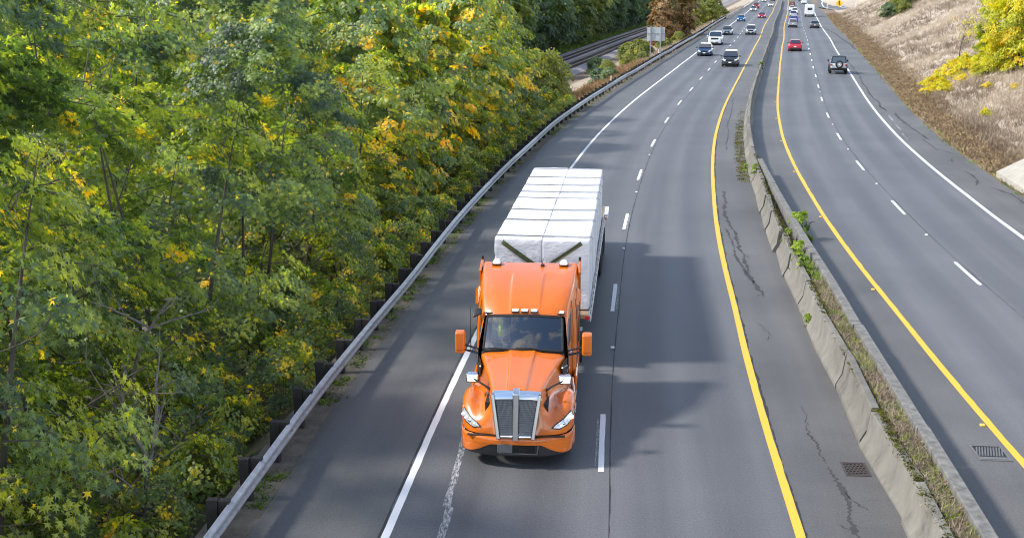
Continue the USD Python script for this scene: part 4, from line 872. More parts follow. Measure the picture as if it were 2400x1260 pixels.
# head lamps on the fender corners
for sx in (-1, 1):
    lampP = [(.55, 4.75), (.42, 5.4), (.58, 6.3), (1.0, 7.15), (1.75, 7.75), (2.1, 7.55), (1.55, 6.6), (1.15, 5.7), (.85, 5.0)]
    hs = tag(obj('headlight', HOOD.panel(lampP, .004, .010, sx), 'lamp_clear', truck, smooth=True))
    obj('headlight_rim', (lambda q: MB().tube(q, .012, 5, False).get())(np.array([(lambda p, n_: (p + n_ * .014) * [sx, 1, 1])(HOOD.ev(r, c), HOOD.normal(r, c)) for r, c in lampP + lampP[:1]])), 'black_plastic', hs)
    for (r, c, rad, m_) in ((1.02, 6.7, .060, 'lamp_lit' if sx > 0 else 'lamp_lens'), (.90, 6.2, .045, 'lamp_lens'), (.82, 5.75, .05, 'chrome'), (.72, 5.25, .035, 'lamp_lens')):
        p = HOOD.ev(r, c) + HOOD.normal(r, c) * .008
        obj('bulb', m3.Manifold.sphere(rad, 16).scale((1, .6, .8)).translate(tuple(p * [sx, 1, 1])), m_, hs, smooth=True)
    obj('turn_signal', HOOD.panel([(1.2, 6.9), (1.75, 7.7), (2.0, 7.55), (1.5, 6.75)], .012, .010, sx), 'lamp_amber', hs, smooth=True)
    # hood mirrors: chrome cap over a dark stalk
    st = MB(); st.tube([(sx * .56, .78, 1.34), (sx * .58, .72, 1.46), (sx * .70, .74, 1.54), (sx * .93, .86, 1.63)], [.035, .03, .02, .02], 8)
    st.mesh(rbox((sx * .57, .74, 1.33), (.10, .12, .13), .02, 8))
    hm = obj('hood_mirror', rhull([(sx * .97 + dx, .86 + dy, 1.64 + dz) for dx, dy, dz in ((-.09, 0, -.05), (.09, 0, -.05), (-.10, .03, .07), (.10, .03, .07), (-.09, .13, -.05), (.09, .13, -.05), (-.08, .13, .07), (.08, .13, .07))], .03, 10), 'chrome', truck, smooth=40)
    obj('stalk', st.get(), 'black_plastic', hm, smooth=40)
    obj('mirror_base', rbox((sx * .97, .94, 1.575), (.24, .20, .05), .02, 8), 'black_plastic', hm)
# cab and sleeper
CAB = Patch([
    [(0, 2.90, 2.47), (.30, 2.905, 2.465), (.37, 2.91, 2.46), (.62, 2.93, 2.445), (.885, 2.99, 2.40), (.945, 2.66, 2.12), (.985, 2.36, 1.80), (1.0, 2.28, 1.30), (1.0, 2.24, .70)],
    [(0, 3.05, 2.60), (.30, 3.05, 2.60), (.37, 3.05, 2.585), (.66, 3.08, 2.575), (.935, 3.14, 2.50), (.99, 2.98, 2.18), (1.02, 2.90, 1.82), (1.03, 2.90, 1.30), (1.03, 2.90, .66)],
    [(0, 3.45, 2.80), (.31, 3.45, 2.80), (.39, 3.45, 2.775), (.70, 3.46, 2.77), (.985, 3.46, 2.68), (1.035, 3.45, 2.26), (1.05, 3.45, 1.85), (1.05, 3.45, 1.30), (1.05, 3.45, .62)],
    [(0, 3.75, 2.895), (.32, 3.75, 2.895), (.40, 3.75, 2.865), (.72, 3.75, 2.87), (1.01, 3.74, 2.80), (1.11, 3.66, 2.36), (1.145, 3.66, 1.85), (1.15, 3.66, 1.3), (1.15, 3.66, .6)],
    [(0, 4.15, 2.985), (.33, 4.15, 2.985), (.41, 4.15, 2.955), (.74, 4.15, 2.965), (1.04, 4.15, 2.915), (1.155, 4.10, 2.5), (1.175, 4.10, 1.85), (1.175, 4.1, 1.3), (1.175, 4.1, .6)],
    [(0, 4.62, 3.06), (.33, 4.62, 3.06), (.42, 4.62, 3.055), (.76, 4.62, 3.05), (1.06, 4.62, 3.03), (1.165, 4.6, 2.65), (1.18, 4.6, 1.85), (1.18, 4.6, 1.3), (1.18, 4.6, .6)],
    [(0, 5.15, 3.115), (.33, 5.15, 3.115), (.42, 5.15, 3.115), (.78, 5.15, 3.11), (1.08, 5.15, 3.13), (1.17, 5.12, 2.8), (1.185, 5.12, 1.85), (1.185, 5.12, 1.3), (1.185, 5.12, .6)]])
B = CAB.full(6, 5)
obj('cab', (B.reshape(-1, 3), grid_faces(B.shape[0], B.shape[1])), 'orange_paint', truck, smooth=40)
bk = B[-1]; obj('cab_back', prism(np.vstack([bk, ]), (0, -.04, 0)), 'orange_paint', truck)
for sx in (-1, 1):
    # rear side extenders rising behind the roof edge, dark trailing edge
    obj('side_extender', hull([(sx * x_, y_, z_) for x_ in (1.15, 1.20) for y_, z_ in ((5.0, .65), (5.42, .65), (5.42, 2.90), (5.36, 3.13), (5.1, 3.12), (4.75, 3.0))]), 'orange_paint', truck)
    obj('extender_trim', MB().box((sx * 1.175, 5.45, 1.9), (.06, .05, 2.6)).get(), 'black_plastic', truck)
    # door window, door seams, handle
    obj('door_window', CAB.panel([(.42, 5.88), (.18, 5.5), (.55, 4.75), (1.0, 4.55), (1.85, 4.55), (1.9, 5.88)], .004, .004, sx), 'car_glass', truck, smooth=True)
    sm = MB()
    for r, c0, c1 in ((2.25, 4.3, 7.9), (.12, 6.05, 7.9)):
        q = np.array([(CAB.ev(r, c) + CAB.normal(r, c) * .002) * [sx, 1, 1] for c in np.linspace(c0, c1, 14)]); sm.add(*tube(q, .007, 4, False))
    obj('door_seam', sm.get(), 'black_plastic', truck)
    hp = CAB.ev(.9, 6.35) * [sx, 1, 1]
    obj('door_handle', rbox(hp + [sx * .02, 0, 0], (.06, .20, .05), .015, 8), 'chrome', truck)
    sl = MB()
    q = np.array([(CAB.ev(3.3, c) + CAB.normal(3.3, c) * .004) * [sx, 1, 1] for c in np.linspace(4.6, 7.9, 14)]); sl.add(*tube(q, .006, 4, False))
    q = np.array([(CAB.ev(r, 5.35) + CAB.normal(r, 5.35) * .002) * [sx, 1, 1] for r in np.linspace(3.0, 5.9, 12)]); sl.add(*tube(q, .006, 4, False))
    obj('sleeper_seam', sl.get(), 'black_plastic', truck)
    obj('intake_scoop', rhull([(sx * 1.13, 3.9, 2.45), (sx * 1.13, 4.15, 2.75), (sx * 1.20, 4.15, 2.35), (sx * 1.21, 4.3, 2.65)], .03, 8), 'orange_paint', truck, smooth=40)
    # mirrors
    mh = obj('side_mirror', rhull([(sx * 1.40 + dx, 2.42 + dy, 1.93 + dz) for dx in (-.065, .065) for dy, dz in ((0, -.20), (0, .20), (.10, -.22), (.10, .22))], .045, 10), 'orange_paint', truck, smooth=40)
    am = MB(); am.tube([(sx * .98, 2.40, 1.80), (sx * 1.33, 2.47, 1.87)], .024, 8); am.tube([(sx * .98, 2.40, 1.70), (sx * 1.33, 2.47, 1.76)], .026, 8)
    obj('arm', am.get(), 'black_plastic', mh, smooth=40)
    obj('glass', rbox((sx * 1.40, 2.575, 1.93), (.17, .02, .42), .008, 6), 'car_glass', mh)
    obj('rod', MB().box((sx * 1.40, 2.37, 1.77), (.20, .004, .006)).get(), 'black_plastic', mh)
    # hood side vent: dark slot with chrome strip between hood and cab
    obj('cowl_vent', prism([(sx * .855, 1.72, 1.66), (sx * .955, 2.28, 1.68), (sx * .965, 2.26, 1.34), (sx * .90, 1.95, 1.30)], (sx * .02, 0, .01)), 'black_plastic', truck)
    obj('cowl_strip', MB().tube([(sx * .885, 1.74, 1.62), (sx * .97, 2.24, 1.52), (sx * .975, 2.24, 1.36)], .018, 6).get(), 'chrome', truck)
    # steps, tank and side skirts
    obj('skirt', rhull([(sx * 1.12, 3.05, .40), (sx * 1.12, 5.2, .40), (sx * 1.15, 3.15, .95), (sx * 1.15, 5.2, .95)], .04, 8), 'orange_paint', truck, smooth=40)
    obj('step_box', rbox((sx * .95, 2.5, .62), (.42, 1.05, .5), .03, 8), 'black_plastic', truck)
    for z_ in (.42, .72): obj('step', rbox((sx * 1.10, 2.55, z_), (.16, .62, .05), .015, 8), 'satin_chrome', truck)
    obj('battery_cover', rhull([(sx * 1.14, 2.06, .95), (sx * 1.14, 2.9, .55), (sx * 1.14, 2.1, .5), (sx * 1.08, 2.9, 1.0)], .03, 8), 'orange_paint', truck, smooth=40)
    obj('exhaust_pipe', MB().tube([(sx * 1.0, 2.15, 1.05), (sx * 1.02, 2.5, 1.02)], [.06, .06], 10).get(), 'chrome', truck, smooth=40)
    for i, (yw, dual) in enumerate(((1.28, 0), (4.35, 1), (5.70, 1))):
        w_ = wheel_parts(truck, (sx * (.98 if not dual else 1.02), yw, .51), .51, .28, 8, 'alloy', 'wheel', sx)
        if dual: wheel_parts(truck, (sx * .68, yw, .51), .51, .28, 8, 'alloy', 'wheel', sx)
    obj('mud_flap', MB().box((sx * .95, 6.35, .55), (.6, .02, .6)).get(), 'dark_rubber', truck)
fr = MB()
for sx in (-1, 1): fr.box((sx * .42, 4.0, .95), (.09, 5.6, .28))
fr.box((0, 5.8, .95), (.8, .2, .2)); fr.box((0, 4.6, .5), (2.0, .15, .15)); fr.box((0, 5.7, .5), (2.0, .15, .15)); fr.box((0, 1.3, .5), (1.9, .12, .12))
obj('frame', fr.get(), 'black_plastic', truck)
obj('fifth_wheel', rbox((0, 5.3, 1.16), (.95, .9, .10), .02, 8), 'black_plastic', truck)
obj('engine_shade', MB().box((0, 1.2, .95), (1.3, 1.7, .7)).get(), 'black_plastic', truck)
# windshield and its rubber frame; dash, seats, wheel inside
def ws(u, v):
    """u across -1..1, v up 0..1"""
    bx, by, bz = .905, 2.30 - .13 * (1 - u * u), 1.775 + .075 * (1 - u * u)
    tx, ty, tz = .865, 2.97 - .085 * (1 - u * u), 2.405 + .055 * (1 - u * u)
    return np.array([u * (bx + (tx - bx) * v), by + (ty - by) * v - .02 * math.sin(math.pi * v), bz + (tz - bz) * v + .02 * math.sin(math.pi * v)])
G = np.array([[ws(u, v) for u in np.linspace(-.965, .965, 25)] for v in np.linspace(.05, .955, 13)])
obj('windshield', (G.reshape(-1, 3), grid_faces(13, 25)), 'windshield_glass', truck, smooth=True)
fr = MB()
ring = [ws(u, 0.03) for u in np.linspace(-.93, .93, 19)] + [ws(.965, v) for v in np.linspace(.07, .93, 9)] + [ws(u, .97) for u in np.linspace(.93, -.93, 19)] + [ws(-.965, v) for v in np.linspace(.93, .07, 9)]
ring.append(ring[0]); fr.add(*tube(ring, .026, 6, False))
obj('windshield_seal', fr.get(), 'dark_rubber', truck, smooth=50)
cw = np.array([[ws(u, -.0) + np.array([0, -.05 + .10 * q, -.03 * (1 - q) + .0]) for u in np.linspace(-1, 1, 21)] for q in (0, .5, 1)])
obj('cowl', (cw.reshape(-1, 3), grid_faces(3, 21)), 'black_plastic', truck, smooth=True)
for xw, dx in ((.45, -.62), (-.40, -.60)):
    obj('wiper', MB().tube([ws(xw, .03) + [0, -.03, .02], ws(xw + dx * .5, .065) + [0, -.035, .02], ws(xw + dx, .06) + [0, -.03, .02]], [.014, .012, .009], 5).get(), 'black_plastic', truck)
obj('dashboard', rbox((0, 2.72, 1.62), (1.86, .62, .30), .06, 8), 'dark_interior', truck)
obj('cab_floor', MB().box((0, 3.7, 1.05), (1.98, 2.7, .04)).get(), 'dark_interior', truck)
obj('cab_lining', MB().box((0, 4.0, 2.0), (1.95, .04, 1.75)).get(), 'dark_interior', truck)
for sx in (-1, 1):
    obj('seat', rbox((sx * .50, 3.45, 1.42), (.52, .52, .16), .06, 8) + rbox((sx * .50, 3.70, 1.85), (.50, .16, .80), .06, 8).rotate((0, 0, 0)) + rbox((sx * .50, 3.71, 2.30), (.28, .12, .20), .05, 8), 'seat_cloth', truck, smooth=40)
    obj('seat_belt', MB().box((sx * .93, 3.3, 1.9), (.012, .05, .8)).get(), 'grey_plate', truck)
swv = trimesh.creation.torus(.22, .018, 24, 8); swv.apply_transform(trimesh.transformations.rotation_matrix(-1.0, [1, 0, 0])); swv.apply_translation((.50, 3.02, 1.72))
obj('steering_wheel', swv, 'black_plastic', truck, smooth=True)
for x_ in (-.80, -.21, 0, .21, .80):
    r_ = .42; c_ = np.interp(abs(x_), [0, .3, .62, .885], [0, 1, 3, 4]); p = CAB.ev(r_, c_) * [np.sign(x_) or 1, 1, 1]; p[0] = x_
    lm = obj('marker_light', rhull([p + [dx, dy, dz] for dx, dy, dz in ((-.05, -.035, -.005), (.05, -.035, -.005), (-.065, .03, .045), (.065, .03, .045), (-.05, .04, .01), (.05, .04, .01))], .012, 8), 'white_gloss', truck, smooth=40)
    obj('marker_base', rbox(p + [0, .0, .0], (.17, .12, .03), .01, 6), 'black_plastic', lm)
for x_, in ((-.80,), (.80,)):
    b = obj('roof_beacon', rhull([(x_ + dx, 4.98 + dy, 3.19) for dx in (-.04, .04) for dy in (-.04, .04)] + [(x_ + dx, 4.98 + dy, 3.15) for dx in (-.06, .06) for dy in (-.07, .07)], .035, 10), 'white_gloss', truck, smooth=40)
    obj('beacon_base', rbox((x_, 4.98, 3.125), (.22, .20, .03), .012, 8), 'black_plastic', b)
an = MB(); an.mesh(rbox((.30, 4.9, 3.12), (.10, .10, .05), .02, 8)); an.tube([(.30, 4.9, 3.13), (.31, 4.93, 3.27)], [.009, .006], 5)
obj('roof_antenna', an.get(), 'black_plastic', truck)
an = MB(); an.tube([(-1.17, 2.50, 1.72), (-1.175, 2.52, 2.72)], [.012, .007], 6); obj('whip_antenna', an.get(), 'black_plastic', truck)
an = MB(); an.tube([(1.195, 3.75, 1.6), (1.2, 3.78, 2.55)], [.012, .007], 6); obj('whip_antenna', an.get(), 'black_plastic', truck)
obj('look_down_mirror', rhull([(-.99, 2.95, 2.46), (-1.14, 2.9, 2.40), (-1.13, 3.02, 2.50), (-1.0, 3.05, 2.52)], .03, 8), 'black_plastic', truck, smooth=40)

def tloc(p):
    c_, s_ = math.cos(-TR_H), math.sin(-TR_H); return (0.07 + p[0] * c_ - p[1] * s_, 22.75 + p[0] * s_ + p[1] * c_, p[2])
vest = thing('safety_vest', 'lime safety vest with silver and orange bands over the seat behind the windshield', 'safety vest', tloc((-.56, 2.93, 1.74)), -TR_H)
def vest_cloth(dz=0, n=13, w0=.21):
    r = []
    for i, v in enumerate(np.linspace(0, 1, n)):
        z = v * .56; w = w0 * (1.1 - .25 * v) ; d = -.10 * math.sin(math.pi * min(v * 1.1, 1)) 
        r.append([(x_ * w, .10 + d * (1 - x_ * x_) + .12 * abs(x_) + .05 * v, z) for x_ in np.linspace(-1, 1, 13)])
    return np.array(r)
vc = vest_cloth()
obj('cloth', (vc.reshape(-1, 3), grid_faces(13, 13)), 'hi_vis', vest, smooth=True)
for r0, r1, m_ in ((2, 4, 'reflective_strip'),):
    q = vc[r0:r1 + 1].reshape(-1, 3) + [0, -.012, 0]; obj('strip', (q, grid_faces(r1 - r0 + 1, 13)), m_, vest)
    q = vc[r0 - 1:r0 + 1].reshape(-1, 3) + [0, -.010, .0]; obj('band', (q, grid_faces(2, 13)), 'orange_strip', vest)
for c0 in (2, 9):
    q = vc[4:13, c0:c0 + 3].reshape(-1, 3) + [0, -.012, 0]; obj('strip', (q, grid_faces(9, 3)), 'reflective_strip', vest)

# ------------------------------------------------------------------ flatbed trailer with its wrapped load
TL_H = math.radians(5.9); TLO = np.array([0.76, 29.75, 0])
trailer = thing('flatbed_trailer', 'white railed flatbed trailer carrying wrapped lumber behind the orange tractor', 'trailer', TLO, -TL_H)
TLEN = 15.0
dk = MB(); dk.box((0, TLEN / 2 - .4, 1.38), (2.44, TLEN, .10)); obj('deck', dk.get(), 'deck_wood', trailer)
for sx in (-1, 1):
    obj('side_rail', rbox((sx * 1.235, TLEN / 2 - .4, 1.34), (.05, TLEN, .17), .012, 6), 'galvanised', trailer)
    obj('rub_rail', rbox((sx * 1.285, TLEN / 2 - .4, 1.29), (.02, TLEN, .07), .006, 6), 'trailer_white', trailer)
    for i in range(22):
        obj('stake_pocket', MB().box((sx * 1.268, -.2 + i * .66, 1.32), (.03, .09, .13)).get(), 'trailer_white', trailer)
    for i in range(5): obj('side_marker', MB().box((sx * 1.298, .1 + i * 3.0, 1.30), (.01, .25, .05)).get(), 'tail_red' if i % 2 == 0 else 'trailer_white', trailer)
    for yw in (9.65, 12.85):
        for xx_ in (1.15, .82): wheel_parts(trailer, (sx * xx_, yw, .50), .50, .28, 8, 'alloy', 'wheel', sx)
    obj('landing_gear', MB().box((sx * .8, 2.7, .75), (.14, .14, 1.2)).box((sx * .8, 2.7, .14), (.3, .3, .04)).get(), 'trailer_white', trailer)
    obj('winch_rack', MB().box((sx * 1.33, 13.6, 1.44), (.12, 1.5, .04)).box((sx * 1.38, 13.6, 1.38), (.03, 1.5, .12)).get(), 'trailer_white', trailer)
    obj('ratchet', rbox((sx * 1.33, 12.4, 1.40), (.06, .14, .10), .02, 8), 'lamp_amber', trailer)
    obj('main_beam', MB().box((sx * .48, 7.0, 1.05), (.12, 14, .52)).get(), 'black_plastic', trailer)
ax = MB()
for yw in (9.65, 12.85): ax.box((0, yw, .5), (1.9, .14, .14))
obj('axles', ax.get(), 'black_plastic', trailer)
obj('bulkhead_lamp', MB().box((1.2, -.42, 1.36), (.12, .03, .08)).get(), 'tail_red', trailer)

def trl(p):
    c_, s_ = math.cos(-TL_H), math.sin(-TL_H); p = np.asarray(p, float); return np.stack([TLO[0] + p[..., 0] * c_ - p[..., 1] * s_, TLO[1] + p[..., 0] * s_ + p[..., 1] * c_, p[..., 2]], -1)
def wrapped(x0, x1, y0, y1, z0, z1, seed, name, label):
    """a wrapped stack of boards: a box with sagging, creased sheet faces"""
    b = trimesh.creation.box((x1 - x0, y1 - y0, z1 - z0)); b.apply_translation(((x0 + x1) / 2, (y0 + y1) / 2, (z0 + z1) / 2))
    b = b.subdivide_to_size(.10)
    b.merge_vertices()
    v = np.array(b.vertices); n = np.array(b.vertex_normals)
    c = np.array([(x0 + x1) / 2, (y0 + y1) / 2, (z0 + z1) / 2]); hs = np.array([(x1 - x0) / 2, (y1 - y0) / 2, (z1 - z0) / 2])
    q = (v - c) / hs; rr = .032
    lim = hs - rr; core = np.clip(v - c, -lim, lim); dv = v - c - core; L_ = np.linalg.norm(dv, axis=1, keepdims=True)
    v = np.where(L_ > rr, c + core + dv / np.maximum(L_, 1e-6) * rr, v)
    w = meshkit.fbm(v * [1.9, 1.9, 3.2] + seed, 4, seed) - .5
    w2 = np.abs(meshkit.fbm(v * [2.2, 1.1, 2.6] + seed * 3.1 + w[:, None] * 2, 3, seed + 4) - .5)
    v = v + n * ((w * .030 - w2 * .055 + .006) * np.where(np.abs(n[:, 2:3]) > .8, .30, 1.0).ravel())[:, None]
    t = thing(name, label, 'lumber bundle', TLO, -TL_H)
    obj('wrap', (v, b.faces), 'wrap', t, smooth=50)
    return t
ZT = 3.27
for (xa, xb, ya, yb, zt_, sd, lab) in ((-1.22, -.002, 0.0, 6.0, ZT, 1, 'front left white wrapped lumber bundle, above the left side of the cab roof'), (.002, 1.22, 0.0, 6.0, ZT - .015, 2, 'front right white wrapped lumber bundle, nearest the passing lane'),
                                       (-1.23, -.002, 6.04, 12.2, ZT - .04, 3, 'rear left white wrapped lumber bundle with scuffed top'), (.002, 1.19, 6.04, 12.2, ZT - .05, 4, 'rear right white wrapped lumber bundle, farthest from the cab')):
    t = wrapped(xa, xb, ya, yb, 1.46, zt_, sd, 'lumber_bundle', lab)
    ex = MB()
    for y_ in np.arange(ya + .6, yb - .3, 1.1): ex.box(((xa + xb) / 2, y_, 1.445), (xb - xa - .1, .09, .03))
    obj('dunnage', ex.get(), 'deck_wood', t)
for i, (y_, tilt, m_, lab) in enumerate(((.42, .0, 'dark_strap', 'dark strap over the load nearest the cab'), (2.55, .02, 'dark_strap', 'second strap over the front bundles'), (4.05, .02, 'dark_strap', 'third strap over the front bundles'), (5.93, .01, 'dark_strap', 'strap at the joint of front and rear bundles'),
                                      (7.25, .02, 'dark_strap', 'first strap over the rear bundles'), (8.55, .03, 'dark_strap', 'second strap over the rear bundles'), (10.1, .03, 'dark_strap', 'third strap over the rear bundles'), (11.9, .02, 'dark_strap', 'dark strap over the load at its far end'))):
    zz = (ZT if y_ < 6 else ZT - .045) + .014; w_ = .042
    path_ = [(-1.30, 1.40), (-1.285, zz - .05), (-1.25, zz + .012), (-.6, zz + .004), (0, zz - .002), (.6, zz + .002), (1.24, zz + .008), (1.28, zz - .05), (1.30, 1.40)]
    l_ = [(x_, y_ + tilt * x_ - w_, z_) for x_, z_ in path_]; r_ = [(x_, y_ + tilt * x_ + w_, z_) for x_, z_ in path_]
    st_ = thing('tie_down_strap', lab, 'strap', TLO, -TL_H)
    v, f = ribbon(l_, r_); obj('webbing', (np.vstack([v, v + [0, 0, -.004]]), np.vstack([f, f[:, ::-1] + len(v)])), m_, st_)
# the green and black straps crossing the front of the load
for sx, lab in ((-1, 'green and black strap slanting down from the left top corner of the load'), (1, 'green and black strap slanting down from the right top corner of the load')):
    st_ = thing('cross_strap', lab, 'strap', TLO, -TL_H)
    u_ = np.array([-sx * .82, 0, -.57]); w_ = np.array([.57, 0, -sx * .82]) * .06
    e_ = np.array([sx * .98, -.045, ZT - .085])
    pts = [e_ - u_ * .04 + [0, .02, .0], e_ + [0, -.005, .0], e_ + u_ * .06 + [0, -.02, .0], e_ + u_ * .55 + [0, -.03, 0], e_ + u_ * 1.15 + [0, -.035, 0], e_ + u_ * 1.9 + [0, -.04, 0]]
    l_ = []; r_ = []
    for i, p in enumerate(pts):
        dd = w_ * .9
        l_.append(p - dd); r_.append(p + dd)
    v, f = ribbon(l_, r_); v2 = v + [0, .006, -.003]
    obj('webbing', (np.vstack([v, v2]), np.vstack([f, f[:, ::-1] + len(v)])), 'tarp_strap', st_)
    wv = MB(); 
    for q in (-.75, .75):
        a = [(np.array(l) * (1 - (q + 1) / 2) + np.array(r) * (q + 1) / 2) + [0, -.005, .003] for l, r in zip(l_, r_)]
        wv.add(*tube(a, .006, 4, False))
    obj('hem', wv.get(), 'sign_black', st_)

# ------------------------------------------------------------------ vegetation
def maple_template():
    lob = [(90, 1.08), (66, .40), (42, .98), (14, .34), (-12, .72), (-62, .26), (-90, .12)]
    pts = [(math.cos(math.radians(a)) * r, math.sin(math.radians(a)) * r + .25) for a, r in lob]
    pts = pts + [(-x, y) for x, y in pts[-2:0:-1]]
    n = len(pts); v = np.array([(x, y, -.10 * abs(x) - .12 * max(y - .3, 0) ** 2) for x, y in pts] + [(0, .28, .03)])
    return v * .5, np.array([[n, (i + 1) % n, i] for i in range(n)])
def simple_template(w=.42):
    v = np.array([(0, 0, 0), (w, .45, -.06), (0, 1.0, -.10), (-w, .45, -.06)]) - [0, .1, 0]
    return v, np.array([[0, 1, 2], [0, 2, 3]])
def five_template():
    v = np.array([(0, -.1, 0), (.42, .05, -.08), (.25, .40, -.03), (.48, .68, -.12), (0, .95, -.10), (-.48, .68, -.12), (-.25, .40, -.03), (-.42, .05, -.08)]) * .9
    return v, np.array([[0, 1, 2], [2, 3, 4], [0, 2, 4], [0, 4, 6], [4, 5, 6], [0, 6, 7]])
TEMPL = {'maple': maple_template(), 'leaf': simple_template(), 'five': five_template(), 'blade': (np.array([(-.03, 0, 0), (.03, 0, 0), (.01, 1, .0)]), np.array([[0, 1, 2]]))}
def leaves_mesh(pos, normal, tip, size, tone, kind):
    """one mesh of many separate leaves"""
    tv, tf = TEMPL[kind]
    n = normal / np.maximum(np.linalg.norm(normal, axis=1, keepdims=True), 1e-9)
    t = tip - (tip * n).sum(1, keepdims=True) * n; t /= np.maximum(np.linalg.norm(t, axis=1, keepdims=True), 1e-9)
    b = np.cross(t, n)
    v = pos[:, None] + size[:, None, None] * (tv[None, :, 0:1] * b[:, None] + tv[None, :, 1:2] * t[:, None] + tv[None, :, 2:3] * n[:, None])
    f = tf[None] + (np.arange(len(pos)) * len(tv))[:, None, None]
    return v.reshape(-1, 3), f.reshape(-1, 3), np.repeat(np.clip(tone, 0, 1), len(tv))
def bez(a, b, c, n):
    t = np.linspace(0, 1, n)[:, None]; return (1 - t) ** 2 * a + 2 * t * (1 - t) * b + t * t * c
def make_tree(root, seed, H, R, base, sprays, per, leaf, kind, mat_, bark_mat='bark', tone0=.33, tvar=.13, yellow=.03, ycl=.03, trunk_r=.22, lean=.05, stems=1, flat=.30, spray_r=.8, gaps=.35, low=0.0, parts_leaf=0, twigs=True, limbs=9, cap=1.0):
    """trunk with limbs and twigs, and a crown of leaf sprays at their ends; H height, R crown radius, base: height where the crown starts"""
    r = np.random.default_rng(seed)
    tb = MB(); skel = []
    for s_ in range(stems):
        az0 = r.uniform(0, 6.28); l_ = lean * H * (1 + (stems > 1) * 2.2)
        p0 = np.array([.25 * math.cos(az0) * (stems > 1), .25 * math.sin(az0) * (stems > 1), -.6]); top = np.array([l_ * math.cos(az0), l_ * math.sin(az0), H * r.uniform(.78, .88)])
        mid = (p0 + top) / 2 + r.normal(0, .035 * H, 3) * [1, 1, .3]
        tp = bez(p0, mid, top, 16); tr = trunk_r * (1 if stems == 1 else .72) * (1 - np.linspace(0, 1, 16) ** .8 * .95); tr[0] *= 1.35
        tb.tube(tp, tr, 9); skel.append((tp, tr))
        nl = max(3, limbs // stems)
        for i in range(nl):
            u = base / H * .8 + (0.80 - base / H * .8) * (i + r.random()) / nl; k_ = u * 15; a = tp[int(k_)]
            az = i * 2.4 + r.uniform(-.5, .5) + az0; ln = R * r.uniform(.65, .98) * math.sqrt(max(.12, 1 - (2 * u - .75) ** 2 * .6)); el = r.uniform(.25, .75) + .5 * u
            e = a + ln * np.array([math.cos(az), math.sin(az), math.tan(el) * .6]); e[2] = min(e[2], H * .96)
            m_ = (a + e) / 2 + np.array([0, 0, -.10 * ln]) + r.normal(0, .06 * ln, 3)
            lp = bez(a, m_, e, 10); lr = np.linspace(tr[int(k_)] * .62, .016, 10); tb.tube(lp, lr, 6); skel.append((lp, lr))
            for j in range(3):
                kk = r.integers(3, 9); a2 = lp[kk]; az2 = az + r.choice([-1, 1]) * r.uniform(.5, 1.1); ln2 = ln * r.uniform(.3, .55)
                e2 = a2 + ln2 * np.array([math.cos(az2), math.sin(az2), r.uniform(-.1, .7)]); lp2 = bez(a2, (a2 + e2) / 2 + r.normal(0, .08 * ln2, 3), e2, 6)
                lr2 = np.linspace(lr[kk] * .6, .010, 6); tb.tube(lp2, lr2, 5); skel.append((lp2, lr2))
    sk = np.vstack([p for p, _ in skel])
    # spray centres inside an uneven envelope
    N = sprays * 3; t = r.random(N) ** .9; az = r.uniform(0, 2 * np.pi, N)
    env = R * np.clip(np.sin(np.pi * (low + (1 - low) * (.10 + .88 * t))) ** .65, .15, 1)
    lump = .62 + .62 * meshkit.fbm(np.stack([np.cos(az) * 1.5 + seed, np.sin(az) * 1.5, t * 3.2], 1), 3, seed)
    rad = env * lump * np.sqrt(r.uniform(.16, 1.0, N))
    c = np.stack([rad * np.cos(az), rad * np.sin(az), base + (H - base) * t], 1)
    # follow the lean of the trunk
    c[:, :2] += np.stack([np.interp(c[:, 2], skel[0][0][:, 2], skel[0][0][:, i]) for i in (0, 1)], 1) * (1 if stems == 1 else .3)
    hole = meshkit.fbm(c * .48 + seed * 7.3, 2, seed + 1)
    keep = hole > np.quantile(hole, gaps); c = c[keep][:sprays]; n = len(c)
    axis = np.stack([np.interp(c[:, 2], skel[0][0][:, 2], skel[0][0][:, i]) for i in (0, 1)], 1)
    out = np.c_[c[:, :2] - axis, np.zeros(n)]; rn = np.linalg.norm(out, axis=1, keepdims=True); out = out / np.maximum(rn, .1)
    if twigs:
        d0 = np.array([np.min(((sk - p_) ** 2).sum(1)) for p_ in c]); pool = [q_ for q_ in sk]
        for i in np.argsort(d0):
            arr = np.array(pool); d_ = np.linalg.norm(arr - c[i] + out[i] * .5 - [0, 0, .15], axis=1); j = int(np.argmin(d_))
            if .15 < d_[j] < 2.2:
                m_ = (arr[j] + c[i]) / 2 + r.normal(0, .12, 3) * d_[j] + [0, 0, .06]
                tb.add(*tube(bez(arr[j], m_, c[i] + out[i] * .25, 4), [.020, .015, .010, .005], 3, False)); pool += [m_, c[i]]
    stone = tone0 + r.normal(0, tvar * .8, n) + (meshkit.fbm(c * .4 + 11, 2, seed + 9) - .5) * tvar * 3.0
    ysp = r.random(n) < ycl
    sr = spray_r * r.uniform(.7, 1.25, n)
    idx = np.repeat(np.arange(n), per); m = len(idx)
    pl = r.normal(0, 1, (m, 3)); pl /= np.linalg.norm(pl, axis=1, keepdims=True); pl *= (r.random((m, 1)) ** .45)
    nrm = np.c_[out[:, :2] * .55, np.full(n, .9)] + r.normal(0, .22, (n, 3)); nrm /= np.linalg.norm(nrm, axis=1, keepdims=True)
    pn = nrm[idx]; dep = (pl * pn).sum(1, keepdims=True)
    pl = pl - dep * pn * (1 - flat)
    pos = c[idx] + pl * sr[idx][:, None]; pos[:, 2] -= .22 * (pl[:, :2] ** 2).sum(1) * sr[idx]
    ln_ = pn * .9 + r.normal(0, .46, (m, 3)) + out[idx] * .55; ln_[:, 2] = np.abs(ln_[:, 2]) * .8 + .10
    tip = pl * .8 + out[idx] * .55 + np.array([0, 0, -.95]) + r.normal(0, .25, (m, 3))
